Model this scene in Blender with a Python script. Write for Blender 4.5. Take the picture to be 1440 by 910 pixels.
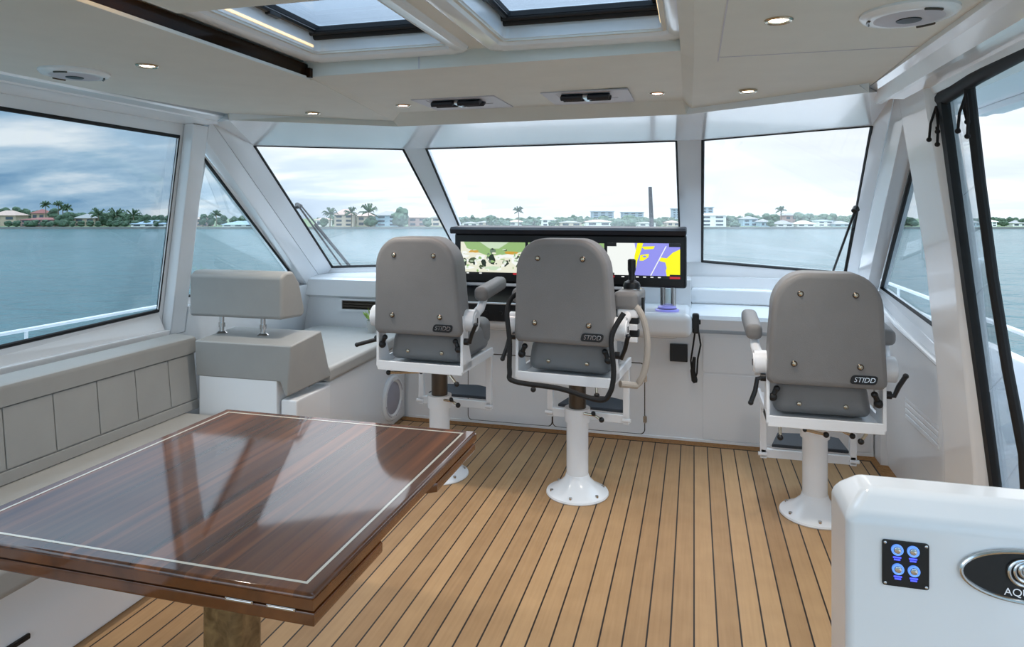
import bpy, bmesh, math, random
from mathutils import Vector, Matrix
random.seed(7)
scene = bpy.context.scene
for o in list(bpy.data.objects): bpy.data.objects.remove(o)
COL = scene.collection

# ---------------------------------------------------------------- camera
F = 949.0; HY = 296.0; VX = 976.0; H = 1.5          # focal length / horizon row in a 1440x910 frame, eye height
yaw = math.atan((VX - 720) / F); s_, c_ = math.sin(yaw), math.cos(yaw)
cam = bpy.data.cameras.new('camera'); camo = bpy.data.objects.new('camera', cam); COL.objects.link(camo)
camo.location = (0, 0, H); camo.rotation_euler = (math.pi/2, 0, yaw)
cam.sensor_width = 36; cam.lens = 36 * F / 1440; cam.shift_y = -(455 - HY) / 1440; cam.clip_start = .02; cam.clip_end = 6000
scene.camera = camo
vs = scene.view_settings
scene.display_settings.display_device = 'sRGB'
vs.view_transform = 'Standard'; vs.look = 'None'; vs.gamma = 1.0; vs.use_curve_mapping = False
vs.exposure = 1.35

# ---------------------------------------------------------------- world: overcast sky, cloud streaks
def S(r, g, b):
    f = lambda v: (v/255/12.92) if v/255 <= .04045 else ((v/255+.055)/1.055)**2.4
    return (f(r), f(g), f(b), 1)
w = bpy.data.worlds.new('world'); scene.world = w; w.use_nodes = True
nt = w.node_tree; nt.nodes.clear()
def N(t, **k):
    n = nt.nodes.new(t)
    for a, b in k.items(): setattr(n, a, b)
    return n
def LK(a, b): nt.links.new(a, b)
def mathn(op, a, b=None):
    n = N('ShaderNodeMath', operation=op)
    for i, v in enumerate((a, b)):
        if v is None: continue
        if isinstance(v, (int, float)): n.inputs[i].default_value = v
        else: LK(v, n.inputs[i])
    return n.outputs[0]
tc = N('ShaderNodeTexCoord'); sp = N('ShaderNodeSeparateXYZ'); LK(tc.outputs['Generated'], sp.inputs[0])
zc = mathn('MAXIMUM', sp.outputs[2], 0.0)
den = mathn('ADD', zc, 0.16)
cx = mathn('DIVIDE', sp.outputs[0], den); cy = mathn('DIVIDE', sp.outputs[1], den)
cb = N('ShaderNodeCombineXYZ'); LK(cx, cb.inputs[0]); LK(cy, cb.inputs[1]); LK(mathn('MULTIPLY', zc, 6.0), cb.inputs[2])
mp = N('ShaderNodeMapping'); mp.inputs['Rotation'].default_value = (0, 0, .35); mp.inputs['Scale'].default_value = (.55, .9, 1); LK(cb.outputs[0], mp.inputs[0])
nz = N('ShaderNodeTexNoise'); nz.inputs['Scale'].default_value = 1.1; nz.inputs['Detail'].default_value = 6; nz.inputs['Roughness'].default_value = .55
nz.inputs['Distortion'].default_value = .3; LK(mp.outputs[0], nz.inputs['Vector'])
cr = N('ShaderNodeValToRGB'); e = cr.color_ramp.elements
e[0].position = .38; e[0].color = S(126, 164, 196); e[1].position = .62; e[1].color = S(246, 249, 252)
k = e.new(.49); k.color = S(170, 198, 220)
LK(nz.outputs['Fac'], cr.inputs[0])
# brighter towards the bow, where the sun stands behind the overcast
dt = N('ShaderNodeVectorMath', operation='DOT_PRODUCT'); LK(tc.outputs['Generated'], dt.inputs[0]); dt.inputs[1].default_value = (.0, .93, .36)
glow = N('ShaderNodeMapRange', interpolation_type='SMOOTHSTEP'); LK(dt.outputs['Value'], glow.inputs[0])
glow.inputs[1].default_value = .62; glow.inputs[2].default_value = .97; glow.inputs[3].default_value = 0; glow.inputs[4].default_value = 1
mx = N('ShaderNodeMixRGB'); LK(mathn('MULTIPLY', glow.outputs[0], .68), mx.inputs[0]); LK(cr.outputs[0], mx.inputs[1]); mx.inputs[2].default_value = (.98, 1.0, 1.03, 1)
stren = mathn('ADD', mathn('MULTIPLY', glow.outputs[0], .06), .46)
# sky strength added overhead and astern, mostly unseen, to brighten the interior whites
up = N('ShaderNodeMapRange'); LK(sp.outputs[2], up.inputs[0]); up.inputs[1].default_value = .25; up.inputs[2].default_value = .9; up.inputs[3].default_value = 0; up.inputs[4].default_value = 1.6
aft = N('ShaderNodeMapRange'); LK(mathn('MULTIPLY', sp.outputs[1], -1), aft.inputs[0]); aft.inputs[1].default_value = .0; aft.inputs[2].default_value = .8; aft.inputs[3].default_value = 0; aft.inputs[4].default_value = .45
st2 = mathn('ADD', mathn('ADD', stren, up.outputs[0]), aft.outputs[0])
bg = N('ShaderNodeBackground'); LK(mx.outputs[0], bg.inputs[0]); LK(st2, bg.inputs[1])
wo = N('ShaderNodeOutputWorld'); LK(bg.outputs[0], wo.inputs[0])

# ---------------------------------------------------------------- measuring helpers (camera rays onto the planes of the cabin)
def ray(px, py):
    u = (px-720)/F; v = (HY-py)/F
    return Vector((-s_ + c_*u, c_ + s_*u, v))
EYE = Vector((0, 0, H))
def atz(px, py, z): r = ray(px, py); return EYE + r*((z-H)/r.z)
def atx(px, py, x): r = ray(px, py); return EYE + r*(x/r.x)
def aty(px, py, y): r = ray(px, py); return EYE + r*(y/r.y)
def onp(px, py, p0, n):
    r = ray(px, py); p0 = Vector(p0); n = Vector(n)
    return EYE + r*((p0-EYE).dot(n)/r.dot(n))
def shore(px, d, z=0):
    u = (px-720)/F; return Vector((-s_*d + c_*u*d, c_*d + s_*u*d, z))

# ---------------------------------------------------------------- materials
def mat(name, col, rough=.5, metal=0, spec=.5, coat=0, bump=0, bscale=60, var=.04, vscale=8, emit=None, estr=0, sheen=0):
    m = bpy.data.materials.new(name); m.use_nodes = True; t = m.node_tree; b = t.nodes['Principled BSDF']
    b.inputs['Roughness'].default_value = rough; b.inputs['Metallic'].default_value = metal
    b.inputs['Specular IOR Level'].default_value = spec; b.inputs['Coat Weight'].default_value = coat; b.inputs['Coat Roughness'].default_value = .05
    if sheen: b.inputs['Sheen Weight'].default_value = sheen
    co = t.nodes.new('ShaderNodeTexCoord')
    n = t.nodes.new('ShaderNodeTexNoise'); n.inputs['Scale'].default_value = vscale; n.inputs['Detail'].default_value = 4
    t.links.new(co.outputs['Object'], n.inputs['Vector'])
    r = t.nodes.new('ShaderNodeValToRGB')
    r.color_ramp.elements[0].position = .3; r.color_ramp.elements[1].position = .7
    r.color_ramp.elements[0].color = tuple(max(0, c*(1-var)) for c in col[:3])+(1,)
    r.color_ramp.elements[1].color = tuple(min(1, c*(1+var)) for c in col[:3])+(1,)
    t.links.new(n.outputs['Fac'], r.inputs[0]); t.links.new(r.outputs[0], b.inputs['Base Color'])
    if bump:
        n2 = t.nodes.new('ShaderNodeTexNoise'); n2.inputs['Scale'].default_value = bscale; n2.inputs['Detail'].default_value = 3
        t.links.new(co.outputs['Object'], n2.inputs['Vector'])
        bp = t.nodes.new('ShaderNodeBump'); bp.inputs['Strength'].default_value = bump; bp.inputs['Distance'].default_value = .004
        t.links.new(n2.outputs['Fac'], bp.inputs['Height']); t.links.new(bp.outputs[0], b.inputs['Normal'])
    if emit: b.inputs['Emission Color'].default_value = emit; b.inputs['Emission Strength'].default_value = estr
    return m
M = {}
M['gel'] = mat('white_gelcoat', S(238, 239, 241), .16, spec=.5, coat=.3, var=.012, vscale=3)
M['gel2'] = mat('white_satin_gelcoat', S(234, 235, 237), .35, var=.015, vscale=3)
M['liner'] = mat('headliner_vinyl', S(226, 225, 218), .75, bump=.15, bscale=500, var=.02)
M['settee'] = mat('grey_vinyl', S(154, 153, 150), .48, bump=.12, bscale=400, var=.03)
M['settee2'] = mat('pale_vinyl', S(172, 170, 166), .45, bump=.12, bscale=400, var=.03)
M['chair'] = mat('chair_vinyl', S(130, 128, 127), .5, bump=.25, bscale=350, var=.05, vscale=5)
M['white'] = mat('white_powder_coat', S(240, 241, 243), .25, coat=.2, var=.012)
M['black'] = mat('black_plastic', S(16, 16, 18), .4, var=.1)
M['rubber'] = mat('black_rubber', S(14, 14, 16), .65, var=.1)
M['visor'] = mat('navy_visor_vinyl', S(28, 30, 40), .45, var=.1)
M['chrome'] = mat('polished_steel', S(205, 205, 205), .12, metal=1, var=.01)
M['brass'] = mat('warm_steel', S(196, 182, 160), .22, metal=1, var=.01)
M['bronze'] = mat('dark_anodised_post', S(92, 84, 76), .28, metal=1, var=.04)
M['footpad'] = mat('dark_foot_tread', S(44, 50, 58), .6, bump=.3, bscale=200, var=.1)
M['hose'] = mat('beige_hose', S(176, 168, 158), .5, var=.05)
M['dashblack'] = mat('black_dash_vinyl', S(20, 20, 24), .45, bump=.2, bscale=300, var=.1)
M['grille'] = mat('white_grille', S(196, 193, 200), .5, var=.03)
M['cone'] = mat('lilac_speaker_cone', S(168, 165, 176), .5, var=.03)
M['led'] = mat('warm_led', (1, .8, .5, 1), .5, emit=(1, .62, .26, 1), estr=2.2)
M['led_glint'] = mat('painted_led_glint', (1, .85, .6, 1), .5, emit=(1, .72, .38, 1), estr=.38)  # faint glow used to imitate an LED reflection
M['lamp'] = mat('lamp_lens', (1, .9, .75, 1), .4, emit=(1, .84, .6, 1), estr=7)
M['lamppink'] = mat('lamp_lens_rose', (1, .8, .75, 1), .4, emit=(1, .62, .5, 1), estr=5)
M['blueled'] = mat('blue_led', (.1, .15, .9, 1), .5, emit=(.05, .06, 1, 1), estr=.6)
M['bluering'] = mat('blue_ring', (.2, .4, .9, 1), .3, emit=(.12, .3, .95, 1), estr=.25)
M['violet'] = mat('violet_pad', S(150, 150, 225), .3, emit=(.3, .3, .85, 1), estr=.12)
M['caulk'] = mat('dark_caulk', S(44, 34, 28), .7)
M['inlay'] = mat('holly_inlay', S(236, 226, 208), .12, coat=1, var=.03)
M['leaf'] = mat('plant_leaf', S(146, 176, 70), .5, var=.3, vscale=20)
M['pot'] = mat('glazed_pot', S(190, 190, 186), .35)
M['rope'] = mat('dark_cord', S(30, 26, 26), .8, bump=.3, bscale=300)

def wood(name, c1, c2, rough, coat, sx=60, sy=2.2, board=None):
    m = bpy.data.materials.new(name); m.use_nodes = True; t = m.node_tree; b = t.nodes['Principled BSDF']
    L = t.links.new; nn = t.nodes.new
    g = nn('ShaderNodeNewGeometry'); mp = nn('ShaderNodeMapping'); mp.inputs['Scale'].default_value = (sx, sy, sx); L(g.outputs['Position'], mp.inputs[0])
    n = nn('ShaderNodeTexNoise'); n.inputs['Scale'].default_value = 1; n.inputs['Detail'].default_value = 5; n.inputs['Distortion'].default_value = .6; L(mp.outputs[0], n.inputs['Vector'])
    r = nn('ShaderNodeValToRGB'); r.color_ramp.elements[0].position = .3; r.color_ramp.elements[1].position = .72
    r.color_ramp.elements[0].color = c1; r.color_ramp.elements[1].color = c2; L(n.outputs['Fac'], r.inputs[0])
    out = r.outputs[0]
    if board:
        sx_ = nn('ShaderNodeSeparateXYZ'); L(g.outputs['Position'], sx_.inputs[0])
        d = nn('ShaderNodeMath'); d.operation = 'DIVIDE'; L(sx_.outputs[0], d.inputs[0]); d.inputs[1].default_value = board
        fl = nn('ShaderNodeMath'); fl.operation = 'FLOOR'; L(d.outputs[0], fl.inputs[0])
        wn = nn('ShaderNodeTexWhiteNoise'); wn.noise_dimensions = '1D'; L(fl.outputs[0], wn.inputs['W'])
        mr = nn('ShaderNodeMapRange'); L(wn.outputs['Value'], mr.inputs[0]); mr.inputs[3].default_value = .55; mr.inputs[4].default_value = 1.25
        mu = nn('ShaderNodeMixRGB'); mu.blend_type = 'MULTIPLY'; mu.inputs[0].default_value = 1; L(out, mu.inputs[1]); L(mr.outputs[0], mu.inputs[2]); out = mu.outputs[0]
    L(out, b.inputs['Base Color']); b.inputs['Roughness'].default_value = rough; b.inputs['Coat Weight'].default_value = coat; b.inputs['Coat Roughness'].default_value = .06; b.inputs['Specular IOR Level'].default_value = .05; b.inputs['Coat IOR'].default_value = 1.75
    return m
M['table'] = wood('varnished_mahogany', S(82, 42, 18), S(138, 80, 42), .3, 1, 30, 1.0, .066)
M['tableedge'] = wood('varnished_mahogany_edge', S(84, 45, 20), S(116, 66, 30), .2, 1, 9, 9)
M['tleg'] = wood('varnished_oak_leg', S(92, 70, 44), S(140, 112, 74), .25, .6, 26, 26)
M['slotwood'] = wood('dark_teak_strip', S(30, 18, 8), S(50, 31, 14), .4, .2, 40, 3)
M['margin'] = wood('teak_margin', S(140, 100, 62), S(170, 126, 84), .6, 0, 50, 50)

# laid teak deck: planks fore and aft, black caulk between
PITCH = .0802
def teak():
    m = bpy.data.materials.new('teak_deck'); m.use_nodes = True; t = m.node_tree; b = t.nodes['Principled BSDF']; L = t.links.new
    def nn(ty, **k):
        n = t.nodes.new(ty)
        for a, v in k.items(): setattr(n, a, v)
        return n
    g = nn('ShaderNodeNewGeometry'); sx = nn('ShaderNodeSeparateXYZ'); L(g.outputs['Position'], sx.inputs[0])
    d = nn('ShaderNodeMath', operation='DIVIDE'); L(sx.outputs[0], d.inputs[0]); d.inputs[1].default_value = PITCH
    ad = nn('ShaderNodeMath', operation='ADD'); L(d.outputs[0], ad.inputs[0]); ad.inputs[1].default_value = .04
    fr = nn('ShaderNodeMath', operation='FRACT'); L(ad.outputs[0], fr.inputs[0]); fl = nn('ShaderNodeMath', operation='FLOOR'); L(ad.outputs[0], fl.inputs[0])
    lt = nn('ShaderNodeMath', operation='LESS_THAN'); L(fr.outputs[0], lt.inputs[0]); lt.inputs[1].default_value = .08
    wn = nn('ShaderNodeTexWhiteNoise', noise_dimensions='1D'); L(fl.outputs[0], wn.inputs['W'])
    mp = nn('ShaderNodeMapping'); mp.inputs['Scale'].default_value = (90, 3, 1); L(g.outputs['Position'], mp.inputs[0])
    n = nn('ShaderNodeTexNoise'); n.inputs['Scale'].default_value = 1; n.inputs['Detail'].default_value = 5; L(mp.outputs[0], n.inputs['Vector'])
    n3 = nn('ShaderNodeTexNoise'); n3.inputs['Scale'].default_value = 7; n3.inputs['Detail'].default_value = 4; L(g.outputs['Position'], n3.inputs['Vector'])
    am = nn('ShaderNodeMath', operation='ADD'); L(n.outputs['Fac'], am.inputs[0]); L(n3.outputs['Fac'], am.inputs[1])
    am2 = nn('ShaderNodeMath', operation='ADD'); L(am.outputs[0], am2.inputs[0]); L(wn.outputs['Value'], am2.inputs[1])
    mr = nn('ShaderNodeMapRange'); L(am2.outputs[0], mr.inputs[0]); mr.inputs[1].default_value = .6; mr.inputs[2].default_value = 2.3
    r = nn('ShaderNodeValToRGB'); r.color_ramp.elements[0].color = S(156, 121, 84); r.color_ramp.elements[1].color = S(194, 157, 114); L(mr.outputs[0], r.inputs[0])
    mi = nn('ShaderNodeMixRGB'); L(lt.outputs[0], mi.inputs[0]); L(r.outputs[0], mi.inputs[1]); mi.inputs[2].default_value = S(40, 32, 28)
    L(mi.outputs[0], b.inputs['Base Color']); b.inputs['Roughness'].default_value = .55; b.inputs['Specular IOR Level'].default_value = .35
    bp = nn('ShaderNodeBump'); bp.inputs['Strength'].default_value = .3; bp.inputs['Distance'].default_value = .002; L(n.outputs['Fac'], bp.inputs['Height']); L(bp.outputs[0], b.inputs['Normal'])
    return m
M['teak'] = teak()

def glass(name, tint, veil=0, refl=1.0):
    m = bpy.data.materials.new(name); m.use_nodes = True; t = m.node_tree; t.nodes.clear(); L = t.links.new
    tr = t.nodes.new('ShaderNodeBsdfTransparent'); tr.inputs[0].default_value = tint
    gl = t.nodes.new('ShaderNodeBsdfGlossy'); gl.inputs['Roughness'].default_value = .02
    fr = t.nodes.new('ShaderNodeFresnel'); fr.inputs['IOR'].default_value = 1.35
    mm = t.nodes.new('ShaderNodeMath'); mm.operation = 'MULTIPLY'; L(fr.outputs[0], mm.inputs[0]); mm.inputs[1].default_value = refl
    base = tr.outputs[0]
    if veil:     # translucent white veil that imitates haze in the view through the pane
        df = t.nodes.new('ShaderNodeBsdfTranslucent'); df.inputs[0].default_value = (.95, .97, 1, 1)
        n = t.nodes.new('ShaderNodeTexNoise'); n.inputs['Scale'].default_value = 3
        ma = t.nodes.new('ShaderNodeMath'); ma.operation = 'MULTIPLY'; L(n.outputs['Fac'], ma.inputs[0]); ma.inputs[1].default_value = veil*2
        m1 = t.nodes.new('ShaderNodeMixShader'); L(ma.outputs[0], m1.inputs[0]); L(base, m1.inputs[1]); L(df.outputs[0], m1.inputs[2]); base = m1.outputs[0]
    m2 = t.nodes.new('ShaderNodeMixShader'); L(mm.outputs[0], m2.inputs[0]); L(base, m2.inputs[1]); L(gl.outputs[0], m2.inputs[2])
    o = t.nodes.new('ShaderNodeOutputMaterial'); L(m2.outputs[0], o.inputs[0])
    return m
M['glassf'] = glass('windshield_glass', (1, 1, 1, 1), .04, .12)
M['glasss'] = glass('side_glass', (.90, .94, .95, 1), 0, .15)
M['glassr'] = glass('tinted_side_glass', (.82, .86, .88, 1), 0, .2)
M['glassh'] = glass('hatch_glass', (.70, .78, .86, 1), .04, .3)
M['vinyl'] = glass('clear_vinyl', (.95, .97, .98, 1), .02, .5)

def emis(name, col, st=1.0):
    m = bpy.data.materials.new(name); m.use_nodes = True; b = m.node_tree.nodes['Principled BSDF']
    b.inputs['Base Color'].default_value = (.01, .01, .01, 1); b.inputs['Roughness'].default_value = .3
    b.inputs['Emission Color'].default_value = col; b.inputs['Emission Strength'].default_value = st
    return m

# ---------------------------------------------------------------- mesh helpers
class MB:
    def __init__(self): self.bm = bmesh.new(); self.mi = 0
    def _merge(self, b, mtx=None):
        if mtx is not None: bmesh.ops.transform(b, matrix=mtx, verts=b.verts)
        for f in b.faces: f.material_index = self.mi
        me = bpy.data.meshes.new('t'); b.to_mesh(me); b.free(); self.bm.from_mesh(me); bpy.data.meshes.remove(me); return self
    def box(self, c, s, bev=0, seg=2, rot=None, taper=None):
        b = bmesh.new(); bmesh.ops.create_cube(b, size=1)
        for v in b.verts:
            v.co = Vector((v.co.x*s[0], v.co.y*s[1], v.co.z*s[2]))
            if taper and v.co.z > 0: v.co.x *= taper[0]; v.co.y *= taper[1]
        if bev: bmesh.ops.bevel(b, geom=list(b.edges), offset=bev, segments=seg, profile=.5, affect='EDGES', clamp_overlap=True)
        mt = Matrix.Translation(c)
        if rot: mt = mt @ Matrix.Rotation(rot[2], 4, 'Z') @ Matrix.Rotation(rot[1], 4, 'Y') @ Matrix.Rotation(rot[0], 4, 'X')
        return self._merge(b, mt)
    def b2(self, x0, x1, y0, y1, z0, z1, bev=0, seg=2):
        return self.box(((x0+x1)/2, (y0+y1)/2, (z0+z1)/2), (abs(x1-x0), abs(y1-y0), abs(z1-z0)), bev, seg)
    def cyl(self, p0, p1, r0, r1=None, n=20):
        p0, p1 = Vector(p0), Vector(p1); d = p1-p0; b = bmesh.new()
        bmesh.ops.create_cone(b, cap_ends=True, segments=n, radius1=r0, radius2=r0 if r1 is None else r1, depth=d.length)
        return self._merge(b, Matrix.Translation((p0+p1)/2) @ Vector((0, 0, 1)).rotation_difference(d.normalized()).to_matrix().to_4x4())
    def sph(self, c, r, sc=(1, 1, 1), u=16, v=10):
        b = bmesh.new(); bmesh.ops.create_uvsphere(b, u_segments=u, v_segments=v, radius=r)
        return self._merge(b, Matrix.Translation(c) @ Matrix.Diagonal((*sc, 1)))
    def ico(self, c, r, sc=(1, 1, 1), sub=1, jit=0):
        b = bmesh.new(); bmesh.ops.create_icosphere(b, subdivisions=sub, radius=r)
        if jit:
            for v in b.verts: v.co *= 1 + random.uniform(-jit, jit)
        return self._merge(b, Matrix.Translation(c) @ Matrix.Diagonal((*sc, 1)))
    def tube(self, pts, r, n=10, closed=False):
        pts = [Vector(p) for p in pts]; b = bmesh.new(); rings = []; m = len(pts); up = None
        for i, p in enumerate(pts):
            a = pts[i-1] if (i or closed) else pts[i]; c = pts[(i+1) % m] if (i < m-1 or closed) else pts[i]
            t = (c-a).normalized()
            if up is None: up = t.orthogonal().normalized()
            else: up = (up - t*up.dot(t)).normalized()
            w_ = t.cross(up); rr = r[i] if isinstance(r, (list, tuple)) else r
            rings.append([b.verts.new(p + (up*math.cos(k*2*math.pi/n) + w_*math.sin(k*2*math.pi/n))*rr) for k in range(n)])
        for i in range(m if closed else m-1):
            A, B = rings[i], rings[(i+1) % m]
            for k in range(n): b.faces.new((A[k], A[(k+1) % n], B[(k+1) % n], B[k]))
        if not closed: b.faces.new(list(reversed(rings[0]))); b.faces.new(rings[-1])
        bmesh.ops.recalc_face_normals(b, faces=b.faces)
        return self._merge(b)
    def lathe(self, prof, c=(0, 0, 0), n=32, mtx=None):
        b = bmesh.new(); rings = []
        for r, z in prof: rings.append([b.verts.new((r*math.cos(k*2*math.pi/n), r*math.sin(k*2*math.pi/n), z)) for k in range(n)] if r > 1e-6 else [b.verts.new((0, 0, z))])
        for A, B in zip(rings, rings[1:]):
            for k in range(n):
                f = [A[k % len(A)], A[(k+1) % len(A)], B[(k+1) % len(B)], B[k % len(B)]]
                q = []
                for v in f:
                    if v not in q: q.append(v)
                if len(q) > 2: b.faces.new(q)
        bmesh.ops.recalc_face_normals(b, faces=b.faces)
        mt = Matrix.Translation(c)
        if mtx is not None: mt = mt @ mtx
        return self._merge(b, mt)
    def prism(self, pts, vec, bev=0, seg=2):
        """closed polygon pts (3D) pushed along vec, optional bevel of every edge of both rims"""
        b = bmesh.new(); vec = Vector(vec)
        vs_ = [b.verts.new(Vector(p)) for p in pts]; f = b.faces.new(vs_)
        r = bmesh.ops.extrude_face_region(b, geom=[f])
        for v in r['geom']:
            if isinstance(v, bmesh.types.BMVert): v.co += vec
        bmesh.ops.recalc_face_normals(b, faces=b.faces)
        if bev:
            caps = [f_ for f_ in b.faces if len(f_.verts) == len(pts) and len(pts) != 4 or abs(f_.normal.dot(vec.normalized())) > .9]
            ed = set()
            for f_ in caps: ed.update(f_.edges)
            bmesh.ops.bevel(b, geom=list(ed), offset=bev, segments=seg, profile=.5, affect='EDGES', clamp_overlap=True)
        return self._merge(b)
    def ring(self, outer, inner, vec):
        """frame between two loops of equal length, pushed along vec"""
        b = bmesh.new(); vec = Vector(vec); n = len(outer)
        O = [b.verts.new(Vector(p)) for p in outer]; I = [b.verts.new(Vector(p)) for p in inner]
        O2 = [b.verts.new(Vector(p)+vec) for p in outer]; I2 = [b.verts.new(Vector(p)+vec) for p in inner]
        for k in range(n):
            j = (k+1) % n
            b.faces.new((O[k], O[j], I[j], I[k])); b.faces.new((O2[k], I2[k], I2[j], O2[j]))
            b.faces.new((O[k], O2[k], O2[j], O[j])); b.faces.new((I[k], I[j], I2[j], I2[k]))
        bmesh.ops.recalc_face_normals(b, faces=b.faces)
        return self._merge(b)
    def quad(self, a, b_, c, d):
        vv = [self.bm.verts.new(Vector(p)) for p in (a, b_, c, d)]; f = self.bm.faces.new(vv); f.material_index = self.mi; return self
    def build(self, name, m, parent=None, ang=35, off=None, wn=True):
        me = bpy.data.meshes.new(name)
        if off is not None: bmesh.ops.translate(self.bm, verts=self.bm.verts, vec=off)
        self.bm.to_mesh(me); self.bm.free()
        for mm in (m if isinstance(m, list) else [m]): me.materials.append(mm)
        me.polygons.foreach_set('use_smooth', [True]*len(me.polygons)); me.set_sharp_from_angle(angle=math.radians(ang))
        o = bpy.data.objects.new(name, me); COL.objects.link(o)
        if parent: o.parent = parent
        if wn:
            wm = o.modifiers.new('weighted_normals', 'WEIGHTED_NORMAL'); wm.keep_sharp = True; wm.weight = 80
        return o
def tag(o, label=None, cat=None, group=None, kind=None):
    if label: o['label'] = label
    if cat: o['category'] = cat
    if group: o['group'] = group
    if kind: o['kind'] = kind
    return o
def thing(name, label, cat, loc=(0, 0, 0), rz=0, group=None):
    o = bpy.data.objects.new(name, None); COL.objects.link(o); o.location = loc; o.rotation_euler = (0, 0, rz); o.empty_display_size = .1
    return tag(o, label, cat, group)
def struct(name, mb, m, parent=None, label=None, ang=35):
    o = mb.build(name, m, parent, ang)
    if not parent: o['kind'] = 'structure'; tag(o, label)
    return o
def copytree(o, parent=None):
    c = o.copy(); COL.objects.link(c)
    if parent: c.parent = parent
    for ch in [x for x in bpy.data.objects if x.parent == o]: copytree(ch, c)
    return c
def textmesh(s, size, shear=0, depth=.0006):
    cu = bpy.data.curves.new('t', 'FONT'); cu.body = s; cu.size = size; cu.align_x = 'CENTER'; cu.align_y = 'CENTER'; cu.extrude = depth; cu.shear = shear
    ob = bpy.data.objects.new('t', cu); COL.objects.link(ob); bpy.context.view_layer.update()
    me = bpy.data.meshes.new_from_object(ob.evaluated_get(bpy.context.evaluated_depsgraph_get()))
    bpy.data.objects.remove(ob); return me
def roundrect(w_, h_, r, n=5, cx_=0, cy_=0):
    out = []
    for (sx, sy, a0) in ((1, 1, 0), (-1, 1, 90), (-1, -1, 180), (1, -1, 270)):
        for k in range(n+1):
            a = math.radians(a0 + 90*k/n); out.append((cx_+sx*(w_/2-r)+r*math.cos(a), cy_+sy*(h_/2-r)+r*math.sin(a)))
    return out

# ================================================================ THE SETTING
PWp, PWn = (-2.8, 0, .95), (1, 0, -.1895)
SWp, SWn = (1.04, 0, .95), (1, 0, .1895)
def PW(px, py, off=0): return onp(px, py, (PWp[0]-off, 0, .95), PWn)
def SW(px, py, off=0): return onp(px, py, (SWp[0]+off, 0, .95), SWn)
def Pp(Y, z, off=0): return Vector((-2.8 + .1895*(z-.95) - off, Y, z))
def Sp(Y, z, off=0): return Vector((1.04 - .1895*(z-.95) + off, Y, z))

# floor
m = MB(); m.b2(-3.2, 1.13, -1.2, 4.7, -.06, 0); struct('floor', m, M['teak'])
# margin boards and caulk line round the cockpit sole
m = MB(); m.b2(-2.03, 1.10, 4.455, 4.545, 0, .0015)
struct('trim_1', m, M['margin'])
m = MB(); m.b2(-2.03, 1.02, 4.448, 4.456, 0, .0018); m.b2(1.012, 1.02, 2.6, 4.45, 0, .0018)
struct('trim_2', m, M['caulk'])
m = MB(); m.b2(1.02, 1.10, 1.0, 4.46, 0, .0015); struct('trim_3', m, M['margin'])

# ---- port side (wall_left): B post, coaming under the triangular window, windshield pillar
m = MB(); V7 = Vector((-.07, 0, 0))
m.prism([Pp(3.073, 1.97), Pp(3.145, .80), Pp(3.262, .80), Pp(3.19, 1.97)], V7, .012)
m.prism([Pp(3.26, .95), Pp(4.486, .945), Pp(4.70, .963), Pp(4.70, .40), Pp(3.12, .40), Pp(3.12, .80), Pp(3.262, .80)], V7)
G1, G2 = PW(300, 173), PW(453, 393)
m.prism([Pp(3.19, 1.885), Pp(3.19, 2.0), G1, G2, Pp(4.486, .945)], V7, .008)
m.prism([Pp(-1.0, .80), Pp(3.145, .80), Pp(3.145, 0), Pp(-1.0, 0)], V7)
# sill and head fillers out to the glass
A = [Pp(.25, 2.02, .07), Pp(3.08, 2.02, .07), PW(240, 467, .07), Pp(.25, .80, .07)]
Bq = [Pp(.32, 1.93, .07), PW(251, 192, .07), PW(222, 437, .07), Pp(.32, .845, .07)]
m.ring(A, Bq, (-.005, 0, 0))
m.prism([Pp(-1.0, .795), Pp(3.145, .795), Pp(3.145, .835), Pp(-1.0, .835)], (-.1, 0, 0), .01)
m.prism([Pp(-1.0, .835, .03), Pp(3.13, .835, .03), PW(222, 440, .068), PW(0, 501, .068), Pp(.3, .84, .07)], (-.05, 0, 0))
struct('wall_left', m, M['gel'])

def gasket(name, loop, r, parent, closed=True):
    g = MB(); g.tube(loop, r, 8, closed); return g.build(name, M['rubber'], parent)
# port side window
Q = [Pp(.32, 1.93, .075), PW(251, 192, .075), PW(222, 437, .075), Pp(.32, .845, .075)]
m = MB(); m.prism(Q, (-.008, 0, 0)); w1 = struct('window_1', m, M['glassr'])
gasket('gasket', Q, .011, w1)
# port triangular window
T = [PW(290, 228, .07), PW(413, 390, .07), Pp(3.27, 1.0, .07)]
m = MB(); m.prism([Pp(3.22, 1.90, .075), Pp(4.45, .96, .075), Pp(3.22, .96, .075)], (-.008, 0, 0)); w2 = struct('window_2', m, M['glasss'])
gasket('gasket', [PW(285, 221, .066), PW(413, 390, .066), Pp(3.24, 1.0, .066)], .011, w2)
m = MB(); m.ring([PW(286, 215, .05), PW(436, 400, .05), Pp(3.25, .955, .05)], [PW(290, 228, .07), PW(413, 390, .07), Pp(3.27, 1.0, .07)], (-.03, 0, 0)); struct('trim_4', m, M['gel'])

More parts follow.
